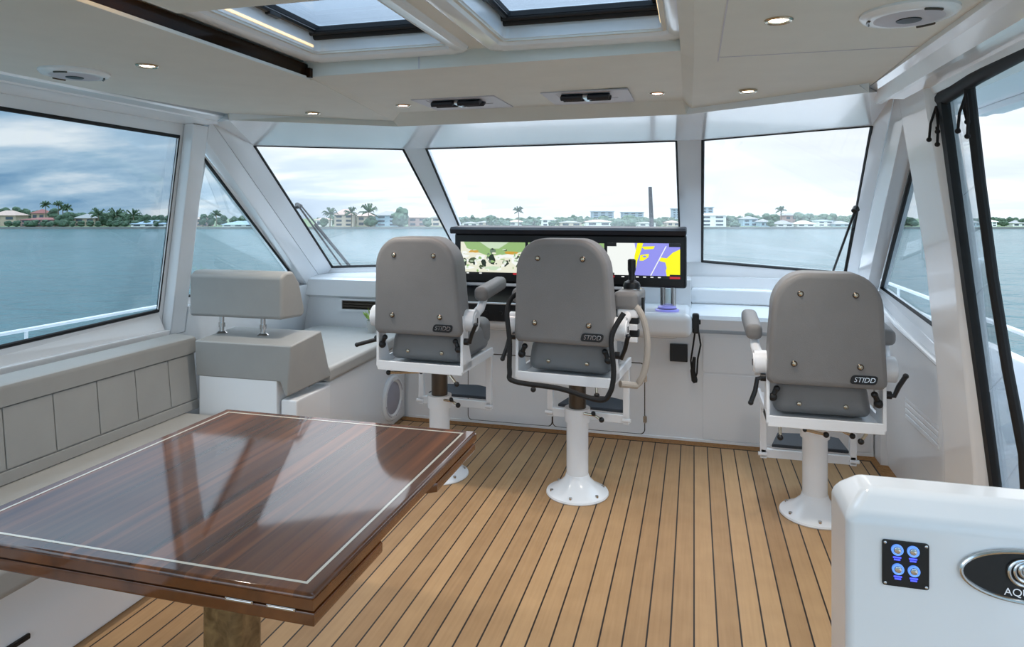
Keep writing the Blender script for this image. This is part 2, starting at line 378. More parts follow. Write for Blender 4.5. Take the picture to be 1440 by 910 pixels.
# ---- windshield
cTL, cTR, cBR, cBL = aty(599, 209, 4.12), aty(951, 198, 4.12), aty(957, 370, 5.0), aty(668, 372, 5.0)
lTL, lTR, lBR, lBL = atz(357, 205, 1.90), aty(567, 210, 4.12), aty(651, 371, 5.0), atz(467, 376, 1.056)
rTL, rTR, rBR, rBL = aty(988, 197, 4.12), atz(1226, 177, 1.90), atz(1188, 385, 1.07), aty(987, 368, 5.0)
P0, P1, P2, P3 = atz(322, 169, 1.95), atz(560, 178, 1.95), atz(965, 161, 1.95), atz(1222, 130, 1.95)
S1, S2 = SW(1259, 127), SW(1203, 400)
def sheet(name, quads, mtl, th, ang=25):
    b = MB()
    for q in quads:
        n = (Vector(q[1])-Vector(q[0])).cross(Vector(q[2])-Vector(q[0])).normalized()
        if n.dot(EYE - Vector(q[0])) > 0: n = -n
        b.prism(q, n*th)
    return struct(name, b, mtl, ang=ang)
dn = lambda p, dy=.0, dz=-.13: Vector(p)+Vector((0, dy, dz))
sheet('wall_front', [
    [G1, lTL, lBL, G2], [P0, P1, lTR, lTL], [G1, P0, lTL], [P1, cTL, lTR], [P1, P2, cTR, cTL], [P2, rTL, cTR], [P2, P3, rTR, rTL],
    [P3, S1, rTR], [lTR, cTL, cBL, lBR], [cTR, rTL, rBL, cBR], [rTR, S1, S2, rBR],
    [lBL, lBR, dn(lBR), dn(lBL)], [lBR, cBL, dn(cBL), dn(lBR)], [cBL, cBR, dn(cBR), dn(cBL)], [cBR, rBL, dn(rBL), dn(cBR)],
    [rBL, rBR, dn(rBR), dn(rBL)], [rBR, S2, dn(S2), dn(rBR)], [G2, lBL, dn(lBL), dn(G2)]], M['gel'], .045)
for i, L in enumerate(([lTL, lTR, lBR, lBL], [cTL, cTR, cBR, cBL], [rTL, rTR, rBR, rBL])):
    n = (L[1]-L[0]).cross(L[3]-L[0]).normalized()
    if n.dot(EYE-L[0]) > 0: n = -n
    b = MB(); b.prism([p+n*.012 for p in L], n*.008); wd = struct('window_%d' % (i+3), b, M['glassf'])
    gasket('gasket', [p+n*.004 for p in L], .011, wd)

# ---- ceiling: side panels, centre soffit, recess with hatches
XL, XR = -2.40, .665
SLOT, SR, YF = -1.41, -.042, 2.264
m = MB(); T5 = Vector((0, 0, .05))
aL = atz(320, 160, 1.985); bL = atz(553, 170, 1.975); aR = atz(973, 154, 1.975); bR = atz(1223, 121, 1.985)
for q in ([(XL, -1.2, 2.0), (SLOT-.013, -1.2, 2.0), (SLOT-.013, 2.3, 2.0), (XL, 2.3, 2.0)], [(XL, 2.3, 2.0), (SLOT, 2.3, 2.0), bL, aL],
          [(.0, -1.2, 2.0), (XR, -1.2, 2.0), (XR, 2.3, 2.0), (.0, 2.3, 2.0)], [(.0, 2.3, 2.0), (XR, 2.3, 2.0), bR, aR]):
    m.prism(q, T5)
m.prism([(SR, -1.2, 2.02), (0, -1.2, 2.0), (0, 2.3, 2.0), (SR, 2.3, 2.02)], T5)
m.prism([(SR, 2.3, 2.02), (0, 2.3, 2.0), aR, (-.05, 3.22, 2.01)], T5)
# soffit and fascia of the recess
m.prism([(SLOT, 2.3, 2.0), (SLOT, 2.27, 2.004), (-1.46, 3.20, 2.004), bL], (-.012, 0, .03))
m.prism([(SLOT, YF+.004, 2.0045), (SR, YF+.004, 2.02), (-.05, 3.22, 2.01), (-1.46, 3.20, 2.004)], T5)
m.prism([(SLOT-.02, YF, 2.005), (SR, YF, 2.02), (SR, YF, 2.075), (SLOT-.02, YF, 2.075)], (0, .03, 0))
# lip along the front edge
for q in ([aL, bL, P1, P0], [(-1.46, 3.20, 2.004), (-.05, 3.22, 2.01), P2, P1], [bL, (-1.46, 3.20, 2.004), P1], [(-.05, 3.22, 2.01), aR, P2], [aR, bR, P3, P2]):
    m.prism(q, (0, .03, .01))
# roof of the recess, a grid round the two hatch openings
HX = (-1.33, -.83, -.62, -.095); HY0, HY1 = 1.30, 2.19
for x0, x1, y0, y1 in ((-1.50, HX[0], -1.2, 2.3), (HX[1], HX[2], -1.2, 2.3), (HX[3], .02, -1.2, 2.3), (HX[0], HX[1], -1.2, HY0), (HX[0], HX[1], HY1, 2.3), (HX[2], HX[3], -1.2, HY0), (HX[2], HX[3], HY1, 2.3)):
    m.b2(x0, x1, y0, y1, 2.07, 2.13)
struct('ceiling', m, M['liner'])
m = MB()
for x0, x1, y0, y1 in ((-2.95, -1.42, -1.2, 4.1), (-.03, 1.1, -1.2, 4.1), (-1.42, -.03, 2.32, 4.1), (-1.42, -.03, -1.2, 1.20)): m.b2(x0, x1, y0, y1, 2.135, 2.2)
struct('trim_19', m, M['gel2'])
# stitched panel seams (thin grooves filled dark)
m = MB()
m.b2(.075, .079, .2, 3.3, 1.9985, 2.001); m.b2(.08, .66, 2.30, 2.304, 1.9985, 2.001); m.b2(-.96, -.956, YF-.002, YF+.01, 2.012, 2.07)
struct('trim_5', m, M['grille'])
# dark teak strip along the port edge of the recess
m = MB(); m.b2(SLOT-.012, SLOT, -1.2, YF-.002, 2.005, 2.052); m.b2(SLOT-.012, SLOT+.02, YF-.02, YF, 2.0, 2.035)
struct('trim_6', m, M['slotwood'])
m = MB(); m.b2(SLOT-.02, SLOT+.006, -1.2, YF, 1.994, 2.006, .003); struct('trim_7', m, M['liner'])
# dropped centre panel of the headliner
m = MB(); m.b2(-1.275, -.06, -1.2, 1.44, 2.0, 2.045, .008); struct('trim_8', m, M['liner'])
# side headers (moulded)
for nm, X0, sg in (('trim_9', XL, -1), ('trim_10', XR, 1)):
    m = MB()
    if sg < 0: prof = [(0, 1.999), (.015, 1.992), (.09, 1.986), (.10, 1.980), (.20, 1.972), (.40, 1.965), (.40, 2.1), (0, 2.1)]; y1 = 3.16
    else: prof = [(0, 2.0), (.0, 1.985), (.03, 1.975), (.055, 1.935), (.075, 1.935), (.09, 1.955), (.17, 1.95), (.18, 1.925), (.215, 1.925), (.225, 1.94), (.33, 1.94), (.33, 2.1), (0, 2.1)]; y1 = 3.05
    m.prism([(X0+sg*a, -1.2, z) for a, z in prof], (0, y1+1.2, 0))
    struct(nm, m, M['gel'], ang=20)

# ---- starboard side (wall_right)
m = MB(); V7 = Vector((.07, 0, 0))
wT, wL, wB = SW(1277, 140), SW(1218, 408), SW(1320, 511)
rA, rB = SW(1237, 428), SW(1316, 508)
post_in = Sp(3.3, .8)
m.prism([S1, SW(1277, 120), wT, wL, S2], V7, .006)                                     # pillar
m.prism([S2, wL, rA, SW(1195, 412)], V7)                        # sill band
low = lambda Y, z: Vector((1.10 - .045*(z/.85), Y, z))
m.prism([low(4.7, .94), low(4.25, .94), low(3.1, .76), low(3.1, 0), low(4.7, 0)], V7)                 # lower panel
m.tube([SW(1203, 404), rA, SW(1262, 458), rB, SW(1335, 524)], .016, 10)                               # moulded ridge
m.b2(1.06, 1.2, 4.4, 5.0, 0, .9)
# door post: leaning rounded column
def post(z, Y0, Y1, x):
    return [Vector((x-.035, Y0+.04, z)), Vector((x-.035, Y1-.04, z)), Vector((x+.02, Y1, z)), Vector((x+.05, Y1, z)), Vector((x+.05, Y0+.02, z)), Vector((x+.0, Y0, z))]
b = bmesh.new(); secs = [post(2.0, 2.76, 3.16, .845), post(1.3, 2.83, 3.25, .975), post(.5, 2.945, 3.36, 1.08), post(0, 3.0, 3.42, 1.105)]
rings = [[b.verts.new(p) for p in s] for s in secs]
for A_, B_ in zip(rings, rings[1:]):
    for k in range(6): b.faces.new((A_[k], A_[(k+1) % 6], B_[(k+1) % 6], B_[k]))
b.faces.new(rings[0]); b.faces.new(list(reversed(rings[-1]))); bmesh.ops.recalc_face_normals(b, faces=b.faces)
bmesh.ops.bevel(b, geom=[e_ for e_ in b.edges if abs((e_.verts[0].co-e_.verts[1].co).z) > .3], offset=.03, segments=4, profile=.5, affect='EDGES', clamp_overlap=True)
m._merge(b)
struct('wall_right', m, M['gel'])
# louvred vent moulded in the starboard lower panel
m = MB()
for k in range(9): m.box((1.076, 3.72, .42+.03*k), (.008, .5, .022), .003)
struct('trim_11', m, M['gel2'])
W6 = [SW(1288, 219, .07), SW(1240, 405, .07), SW(1318, 461, .07), SW(1300, 222, .07)]
m = MB(); m.prism([p+Vector((.006, 0, 0)) for p in W6], (.008, 0, 0)); w6 = struct('window_6', m, M['glassr'])
gasket('gasket', W6, .011, w6)
V = Vector((.07, 0, 0)); m = MB()
m.ring([SW(1277, 130)+V, wL+V, wB+V, SW(1300, 130)+V], W6, (.03, 0, 0)); m.prism([wL, SW(1262, 455), rB, wB, wB+V, rB+V, SW(1262, 455)+V, wL+V], (0, 0, -.01)); struct('trim_20', m, M['gel'])
# side door opening, closed by a clear zip curtain with black binding
DP, DN = (1.1, 0, .436), (1, 0, .157)
ca = [onp(px, py, DP, DN) for px, py in ((1328, 138), (1347, 280), (1366, 420), (1385, 555), (1403, 690))]
cb_ = [onp(px, py, DP, DN) for px, py in ((1362, 115), (1378, 255), (1396, 390), (1417, 520), (1440, 640))]
ca.append(Vector((1.168, 3.0, .01))); cb_.append(Vector((1.168, 2.80, .01)))
def dl(z, y): return Vector((1.1-.157*(z-.436), y, z))
cur = thing('clear_curtain', 'clear zip-in side curtain with black bound edges closing the starboard doorway', 'curtain', (1.1, 2.8, 0))
off = Vector((-1.1, -2.8, 0))
m = MB()
for p, q, r_, t_ in zip(ca, ca[1:], cb_, cb_[1:]):
    m.prism([p+off, q+off, t_+off, r_+off], (.006, 0, 0))
m.build('clear_panel', M['vinyl'], cur)
m = MB()
for p, q in zip(ca, ca[1:]): m.prism([p+off+Vector((-.02, -.02, 0)), p+off+Vector((-.02, .02, 0)), q+off+Vector((-.02, .02, 0)), q+off+Vector((-.02, -.02, 0))], (.03, 0, 0))
m.build('binding', M['rubber'], cur)
m = MB(); m.tube([p+off for p in cb_], .017, 10); m.build('binding', M['rubber'], cur)
m = MB(); rl = [dl(1.905, 2.77)+off, dl(1.925, 2.45)+off, dl(1.935, 2.0)+off, dl(1.94, 1.4)+off, dl(1.94, .6)+off]
m.tube(rl, [.026, .026, .022, .025, .024], 12); m.build('rolled_flap', M['rubber'], cur)
for (a, b_) in ((2.78, 0), (2.5, .0)):
    for dx, dy, L in ((-.02, .012, .12), (0, -.01, .14), (.01, .02, .09)):
        m = MB(); p = dl(1.88, a)+off+Vector((-.02, 0, 0)); m.tube([p, p+Vector((dx*.6, dy*1.8, -L*.5)), p+Vector((dx, dy, -L))], .0045, 6); m.sph(p+Vector((dx, dy, -L)), .009)
        m.build('tie_cord', M['rope'], cur)

# ================================================================ FURNITURE, largest first
# ---- table
tx0, tx1, ty0, ty1 = -1.775, -.745, 1.215, 2.272
tb = thing('dining_table', 'varnished mahogany folding dining table with white inlay line and wooden pedestal', 'table', (-1.27, 1.65, 0))
O = Vector((1.27, -1.65, 0))
m = MB(); m.b2(tx0, tx1, ty0, ty1, .687, .72, .009, 3)
t = m.build('tabletop', M['table'], tb, off=O)
m = MB(); i0, i1, j0, j1 = tx0+.034, tx1-.034, ty0+.034, ty1-.034
m.ring([(i0, j0, .7202), (i1, j0, .7202), (i1, j1, .7202), (i0, j1, .7202)], [(i0+.007, j0+.007, .7202), (i1-.007, j0+.007, .7202), (i1-.007, j1-.007, .7202), (i0+.007, j1-.007, .7202)], (0, 0, .0006))
m.build('inlay', M['inlay'], t, off=O)
m = MB(); m.ring([(tx0-.0015, ty0-.0015, .6885), (tx1+.0015, ty0-.0015, .6885), (tx1+.0015, ty1+.0015, .6885), (tx0-.0015, ty1+.0015, .6885)], [(tx0+.02, ty0+.02, .6885), (tx1-.02, ty0+.02, .6885), (tx1-.02, ty1-.02, .6885), (tx0+.02, ty1-.02, .6885)], (0, 0, .022))
m.build('edge_band', M['tableedge'], t, off=O)
m = MB()
lo = [(tx0, ty0+.004), (tx1, ty0+.004), (tx1, 1.53), (tx1-.03, 1.56), (tx1-.06, 1.60), (tx1-.06, 1.84), (tx1-.03, 1.88), (tx1, 1.90), (tx1, ty1-.01), (tx0, ty1-.01)]
m.prism([(x, y, .651) for x, y in lo], (0, 0, .030), .006)
m.build('lower_leaf', M['tableedge'], tb, off=O)
m = MB(); m.b2(tx0+.012, tx1-.012, ty0+.014, ty1-.014, .680, .688); m.build('leaf_gap_shade', M['dashblack'], tb, off=O)  # black slab standing in for the shade between the two leaves
for x in (-.92, -.82):
    m = MB(); m.b2(x-.034, x+.034, ty0-.001, ty0+.02, .6795, .6865, .001); m.cyl((x-.03, ty0+.002, .683), (x+.03, ty0+.002, .683), .0035, n=8); m.build('hinge', M['chrome'], tb, off=O)
m = MB(); m.box((0, 0, .33), (.125, .125, .642), .03, 5); m.build('pedestal', M['tleg'], tb)
m = MB(); m.b2(-.2, .2, -.2, .2, .63, .652, .004); m.build('mounting_plate', M['bronze'], tb)
m = MB(); m.lathe([(0, .012), (.15, .012), (.155, .0), (0, 0)]); m.build('foot_plate', M['bronze'], tb)

# ---- settee
st = thing('settee', 'long grey vinyl settee with stitched panel back along the port windows', 'settee', (-2.05, 1.5, 0))
O = Vector((2.05, -1.5, 0))
m = MB(); m.b2(-2.73, -2.05, -.8, 3.0, 0, .33, .015)
m.build('base', M['gel'], st, off=O)
m = MB(); m.b2(-2.62, -1.99, -.8, 2.99, .33, .44, .03, 4); m.build('seat_cushion', M['settee2'], st, off=O)
# back: padded top roll, stitched panels, lower roll
m = MB()
m.prism([(-2.57, -.8, .44), (-2.60, -.8, .735), (-2.72, -.8, .735), (-2.72, -.8, .44)], (0, 3.86, 0))
prof = [(-2.585, .738), (-2.583, .80), (-2.592, .818), (-2.61, .825), (-2.72, .832), (-2.72, .738)]
m.prism([(x, -.8, z) for x, z in prof], (0, 3.862, 0))
y = 2.87
ys = [3.058, 2.868, 2.657, 2.443, 2.228, 2.014, 1.80, 1.586, 1.372, 1.158, .944, .73, .516]
for a, b_ in zip(ys, ys[1:]):
    def bp(yy, z, o=0): return Vector((-2.57-.03*(z-.44)/.295+o, yy, z))
    m.prism([bp(b_+.002, .495), bp(a-.002, .495), bp(a-.002, .733), bp(b_+.002, .733)], (.007, 0, 0), .0035)
m.prism([bp(-.8, .442), bp(3.058, .442), bp(3.058, .490), bp(-.8, .490)], (.010, 0, 0), .005)
m.build('back_cushion', M['settee'], st, off=O)
m = MB(); m.box((-2.046, 1.635, .145), (.012, .085, .018), .004); m.box((-2.043, 1.635, .145), (.012, .065, .008), .002); m.build('latch', M['black'], st, off=O)

# ---- bolster seat at the forward end of the settee, with adjustable headrest
bo = thing('bolster', 'grey padded bolster on a white pedestal at the forward end of the settee, with headrest', 'bolster seat', (-2.25, 3.15, 0))
O = Vector((2.25, -3.15, 0))
m = MB()
f = [(-2.535, .628), (-2.03, .628), (-2.02, .60), (-2.005, .556), (-1.985, .556), (-1.965, .815), (-2.545, .815)]
b = bmesh.new(); fr_ = [b.verts.new((x, 3.0, z)) for x, z in f]
bk = [(-2.535, .628), (-2.00, .628), (-1.98, .61), (-1.95, .585), (-1.93, .585), (-1.99, .835), (-2.545, .835)]
bk_ = [b.verts.new((x, 3.33, z)) for x, z in bk]
b.faces.new(fr_); b.faces.new(list(reversed(bk_)))
for k in range(7): b.faces.new((fr_[k], bk_[k], bk_[(k+1) % 7], fr_[(k+1) % 7]))
bmesh.ops.recalc_face_normals(b, faces=b.faces); bmesh.ops.bevel(b, geom=list(b.edges), offset=.018, segments=3, profile=.5, affect='EDGES', clamp_overlap=True)
m._merge(b); m.build('backrest_cushion', M['settee'], bo, off=O)
m = MB(); m.b2(-2.52, -2.05, 3.004, 3.3, .0, .635, .008); m.build('pedestal', M['gel'], bo, off=O)
m = MB()
b = bmesh.new(); hr = [(3.10, .925), (3.30, .915), (3.325, .94), (3.27, 1.10), (3.21, 1.172), (3.14, 1.172), (3.10, 1.15)]
L_ = [b.verts.new((-2.665, y_, z)) for y_, z in hr]; R_ = [b.verts.new((-2.085, y_, z)) for y_, z in hr]
b.faces.new(L_); b.faces.new(list(reversed(R_)))
for k in range(7): b.faces.new((L_[k], R_[k], R_[(k+1) % 7], L_[(k+1) % 7]))
bmesh.ops.recalc_face_normals(b, faces=b.faces); bmesh.ops.bevel(b, geom=list(b.edges), offset=.022, segments=4, profile=.5, affect='EDGES', clamp_overlap=True)
m._merge(b); h = m.build('headrest', M['settee'], bo, off=O)
for px in (312, 370):
    q = aty(px, 460, 3.17)
    m = MB(); m.cyl((q.x, 3.17, .82), (q.x, 3.17, .93), .013); m.lathe([(0, .0), (.03, 0), (.03, .006), (.018, .016), (0, .016)], (q.x, 3.17, .822)); m.cyl((q.x, 3.17, .86), (q.x, 3.17, .885), .018)
    m.build('post', M['chrome'], bo, off=O)

# ---- chaise on the port side forward
ch = thing('chaise', 'white moulded chaise base with pale grey cushion between bolster and dash', 'chaise', (-2.3, 3.8, 0))
O = Vector((2.3, -3.8, 0))
m = MB()
m.prism([(-2.74, 3.34, 0), (-1.965, 3.34, 0), (-2.03, 4.53, 0), (-2.74, 4.53, 0)], (0, 0, .545), .02, 3)
m.b2(-2.04, -1.945, 3.02, 3.36, 0, .535, .012)
m.build('base', M['gel'], ch, off=O)
m = MB(); m.prism([(-2.73, 3.345, .545), (-1.945, 3.345, .545), (-1.975, 4.50, .56), (-2.73, 4.50, .56)], (0, 0, .085), .025, 4)
m.build('cushion', M['settee2'], ch, off=O)

def round_speaker(root_label, group, place):
    t = thing('speaker', root_label, 'speaker', place, 0, group)
    return t
# speaker in the chaise base (axis +X)
spk = thing('wall_speaker', 'round white loudspeaker set low in the side of the chaise base', 'speaker', (-2.011, 4.27, .21))
RX = Matrix.Rotation(math.radians(90), 4, 'Y') @ Matrix.Identity(4)
m = MB(); m.lathe([(.105, 0), (.155, 0), (.155, .012), (.145, .022), (.118, .022), (.110, .014), (.105, .010)], mtx=RX, n=40); m.build('rim', M['white'], spk)
m = MB(); m.lathe([(0, .004), (.112, .004), (.112, .012), (.07, .022), (0, .026)], mtx=RX, n=40); m.build('grille', M['cone'], spk)
for a0 in (40, 130, 220, 310):
    m = MB(); m.tube([(.022, .128*math.cos(math.radians(a0+d)), .128*math.sin(math.radians(a0+d))) for d in range(-28, 29, 7)], .005, 6); m.build('slot_trim', M['grille'], spk)

# ---- dash, cabinets, counter
dl_ = thing('side_dash', 'white moulded dash ledge under the port windshield pane with a recessed vent', 'dash', (-2.2, 4.8, 0))
O = Vector((2.2, -4.8, 0))
pr = [(4.545, .40), (4.545, .845), (4.49, .868), (4.49, .985), (4.52, 1.0), (4.98, 1.03), (4.98, .40)]
m = MB(); m.prism([(-2.86, y_, z) for y_, z in pr], (1.16, 0, 0), .0)
m.build('moulding', M['gel'], dl_, off=O)
m = MB(); q0, q1 = aty(478, 419, 4.54), aty(560, 441, 4.54)
m.ring([(q0.x, 4.545, q1.z), (q1.x, 4.545, q1.z), (q1.x, 4.545, q0.z), (q0.x, 4.545, q0.z)], [(q0.x+.02, 4.545, q1.z+.018), (q1.x-.02, 4.545, q1.z+.018), (q1.x-.02, 4.545, q0.z-.015), (q0.x+.02, 4.545, q0.z-.015)], (0, -.016, 0))
v = m.build('vent_frame', M['gel'], dl_, off=O)
m = MB()
m.b2(q0.x+.018, q1.x-.018, 4.54, 4.544, q1.z+.014, q0.z-.012)
for k in range(4): m.box(((q0.x+q1.x)/2, 4.537, q1.z+.026+k*.02), (q1.x-q0.x-.05, .006, .008), rot=(.5, 0, 0))
m.build('louvre', M['bronze'], v, off=O)

cabt = thing('front_cabinet', 'long white gelcoat cabinet under the windshield with hinged doors', 'cabinet', (-.45, 4.7, 0))
O = Vector((.45, -4.7, 0))
m = MB(); m.b2(-2.2, 1.055, 4.54, 4.95, 0, .705); m.b2(-2.0, 1.055, 4.532, 4.545, 0.0, .018, .003); m.build('carcass', M['gel'], cabt, off=O)
for x0, x1, z0, z1, hx in ((-.932, -.318, .022, .486, -.313), (-1.543, -.942, .022, .488, -.937)):
    m = MB(); rr = roundrect(x1-x0, z1-z0, .03, 5, (x0+x1)/2, (z0+z1)/2); m.prism([(x, 4.54, z) for x, z in rr], (0, -.008, 0), .003)
    d = m.build('door', M['gel'], cabt, off=O)
    m = MB(); rr2 = roundrect(x1-x0+.012, z1-z0+.012, .034, 5, (x0+x1)/2, (z0+z1)/2); m.ring([(x, 4.5395, z) for x, z in rr2], [(x, 4.5395, z) for x, z in rr], (0, -.001, 0)); m.build('gap_seal', M['bronze'], d, off=O)
    for z in (.12, .39):
        m = MB(); m.cyl((hx, 4.533, z-.025), (hx, 4.533, z+.025), .006, n=10); m.b2(hx-.012, hx+.012, 4.531, 4.536, z-.02, z+.02); m.build('hinge', M['chrome'], d, off=O)
for z0, z1 in ((.455, .69), (.022, .445)):
    m = MB(); m.prism([(x, 4.54, z) for x, z in roundrect(.98, z1-z0, .012, 3, .545, (z0+z1)/2)], (0, -.006, 0), .003); m.build('access_panel', M['gel'], cabt, off=O)
q = aty(1180, 608, 4.533)
m = MB(); m.prism([(x, 4.534, z) for x, z in roundrect(.30, .10, .02, 4, .80, .30)], (0, -.006, 0), .002); m.b2(.70, .90, 4.524, 4.53, .285, .315, .002); m.build('vent_plate', M['gel2'], cabt, off=O)

co = thing('dash_counter', 'white moulded countertop ledge right of the helm under the starboard windshield', 'counter', (.5, 4.8, .7))
O = Vector((-.5, -4.8, -.7))
pr = [(4.56, .725), (4.50, .735), (4.495, .80), (4.51, .823), (4.965, .85), (4.975, 1.03), (4.99, 1.03), (4.99, .725)]
m = MB(); m.prism([(-.02, y_, z) for y_, z in pr], (1.06, 0, 0)); m.build('counter_moulding', M['gel'], co, off=O)
m = MB(); m.prism([(-.02, 4.90, .846), (.45, 4.90, .846), (.52, 4.88, .846), (.52, 4.984, .846), (-.02, 4.984, .846)], (0, 0, .11), .02, 3); m.build('raised_ledge', M['gel'], co, off=O)

# helm pod
hp = thing('helm_pod', 'white rounded helm console pod with black dash panel below the displays', 'console', (-.85, 4.5, .4))
O = Vector((.85, -4.5, -.4))
m = MB(); m.b2(-1.69, -.012, 4.25, 4.98, .715, .865, .045, 5); m.b2(-1.6, -.10, 4.36, 4.6, .69, .73, .02); m.b2(-1.69, -.02, 4.70, 4.99, .70, 1.03, .004)
m.build('pod', M['gel'], hp, off=O)
m = MB()
pr = [(4.235, .775), (4.235, .893), (4.40, .985), (4.62, .985), (4.62, .775)]
m.prism([(-1.62, y_, z) for y_, z in pr], (1.24, 0, 0), .008); d = m.build('dash_panel', M['dashblack'], hp, off=O)
m = MB(); m.tube([(-1.64, 4.41, .99), (-1.64, 4.232, .895), (-1.60, 4.226, .893), (-.42, 4.226, .893), (-.37, 4.232, .895), (-.37, 4.41, .99)], .007, 8); m.build('rim_trim', M['gel'], d, off=O)
for x in (-1.32, -1.22, -1.12, -.62, -.52): m = MB(); m.cyl((x, 4.236, .83), (x, 4.226, .83), .014, n=14); m.build('switch', M['black'], d, off=O)
for zz, rr, mm, nm in ((.866, .075, 'violet', 'lit_pad'), (.872, .062, 'black', 'rotary_base'), (.883, .058, 'violet', 'rotary_cap')):
    m = MB(); m.lathe([(0, 0), (rr, 0), (rr, .006), (rr*.85, .012), (0, .013)], (-.165, 4.39, zz)); m.build(nm, M[mm], hp, off=O)
# steering wheel stands behind the helm chair
m = MB(); c = Vector((-.62, 4.15, .90)); ax = Vector((0, -.8, .6))
e1 = Vector((1, 0, 0)); e2 = ax.cross(e1)
m.tube([c + (e1*math.cos(a*math.pi/14)+e2*math.sin(a*math.pi/14))*.17 for a in range(28)], .014, 10, True)
for a in (90, 210, 330): m.tube([c - ax*.02, c + (e1*math.cos(math.radians(a))+e2*math.sin(math.radians(a)))*.165], .009, 8)
m.cyl(c-ax*.16, c+ax*.01, .03); m.build('steering_wheel', M['black'], hp, off=O)

# displays
dp = thing('display_bank', 'wide black housing holding three navigation displays under a padded visor', 'display', (-.83, 4.45, .87))
O = Vector((.83, -4.45, -.87))
yd = 4.40
z0, z1 = 1.005, 1.345; x0, x1 = -1.60, -.045
m = MB(); m.b2(x0, x1, yd, yd+.09, z0, z1, .018, 4); m.build('housing', M['black'], dp, off=O)
m = MB(); m.prism([(x0-.0, y_, z) for y_, z in ((yd-.09, 1.343), (yd-.10, 1.372), (yd-.085, 1.388), (yd+.12, 1.395), (yd+.12, 1.343))], (x1-x0, 0, 0), .01, 3); m.build('visor', M['visor'], dp, off=O)
for xs in (-1.35, -.83, -.16):
    m = MB(); m.b2(xs-.05, xs+.05, yd+.02, yd+.07, .862, 1.01, .008); m.cyl((xs-.03, yd+.01, .862), (xs-.03, yd+.01, 1.01), .012); m.cyl((xs+.03, yd+.01, .862), (xs+.03, yd+.01, 1.01), .012); m.build('stand', M['chrome'], dp, off=O)
scol = [emis('screen_%d' % i, S(*c), s*.5) for i, (c, s) in enumerate([((30, 30, 34), .3), ((236, 240, 236), .85), ((240, 236, 10), .9), ((140, 140, 226), .9), ((150, 186, 120), .8), ((226, 226, 206), .85), ((206, 160, 60), .8), ((40, 56, 44), .6), ((190, 40, 50), .8), ((110, 130, 110), .8), ((196, 216, 186), .85), ((84, 100, 70), .7)])]
def screen(name, corners, polys):
    """corners px of visible image; polys: (colour index, [(u,v)...]) with u right, v up in 0..1"""
    (ax_, az_), (bx_, bz_) = corners
    m = MB(); m.mi = 1; m.b2(ax_, bx_, yd-.001, yd+.003, az_, bz_)
    dy = .0013
    for k, (ci, pts) in enumerate(polys):
        m.mi = ci; lay = dy + .00012*k
        m.prism([(ax_+u*(bx_-ax_), yd-lay, az_+v*(bz_-az_)) for u, v in pts], (0, .0001, 0))
    return m.build(name, scol, dp, off=O)
def blob(cu, cv, ru, rv, n=8, j=.3): return [(min(1, max(0, cu+ru*(1+random.uniform(-j, j))*math.cos(2*math.pi*k/n))), min(1, max(0, cv+rv*(1+random.uniform(-j, j))*math.sin(2*math.pi*k/n)))) for k in range(n)]
R4 = lambda a, b, c, d: [(a, b), (c, b), (c, d), (a, d)]
def machinery():
    p = [(5, R4(0, 0, 1, 1)), (4, [(0.05, 1), (1, 1), (1, .72), (.62, .60), (.42, .58), (.1, .8)]), (10, [(.3, 1), (.75, 1), (.6, .80), (.45, .80)]), (9, blob(.5, .72, .06, .1))]
    for cu, cv, ru, rv, c in ((.08, .62, .08, .12, 1), (.2, .70, .1, .05, 6), (.18, .62, .12, .05, 5), (.3, .5, .1, .1, 1), (.05, .35, .06, .12, 7), (.2, .42, .07, .09, 11), (.25, .3, .1, .06, 5), (.36, .36, .035, .14, 7), (.44, .55, .03, .1, 9), (.5, .45, .05, .18, 7), (.57, .3, .04, .1, 5), (.62, .5, .07, .1, 1), (.78, .68, .12, .045, 6), (.76, .58, .14, .05, 1), (.68, .36, .09, .16, 5), (.69, .36, .055, .1, 7), (.69, .38, .03, .05, 10), (.86, .42, .1, .12, 1), (.92, .3, .06, .1, 11), (.12, .2, .1, .06, 1), (.5, .2, .12, .06, 10), (.82, .2, .1, .05, 5), (.33, .22, .05, .06, 11), (.95, .62, .05, .1, 5)):
        p.append((c, blob(cu, cv, ru, rv, 9, .35)))
    rg = random.Random(11)
    for k in range(60):
        p.append((rg.choice((1, 1, 5, 10, 11, 9, 7, 4)), blob(rg.uniform(.03, .97), rg.betavariate(2, 2.4)*.75+.08, rg.uniform(.008, .04), rg.uniform(.012, .05), 7, .4)))
    p += [(0, R4(0, 0, 1, .07)), (8, R4(.82, .01, .98, .06)), (1, R4(.1, .02, .14, .05)), (1, R4(.3, .02, .34, .05))]
    return p
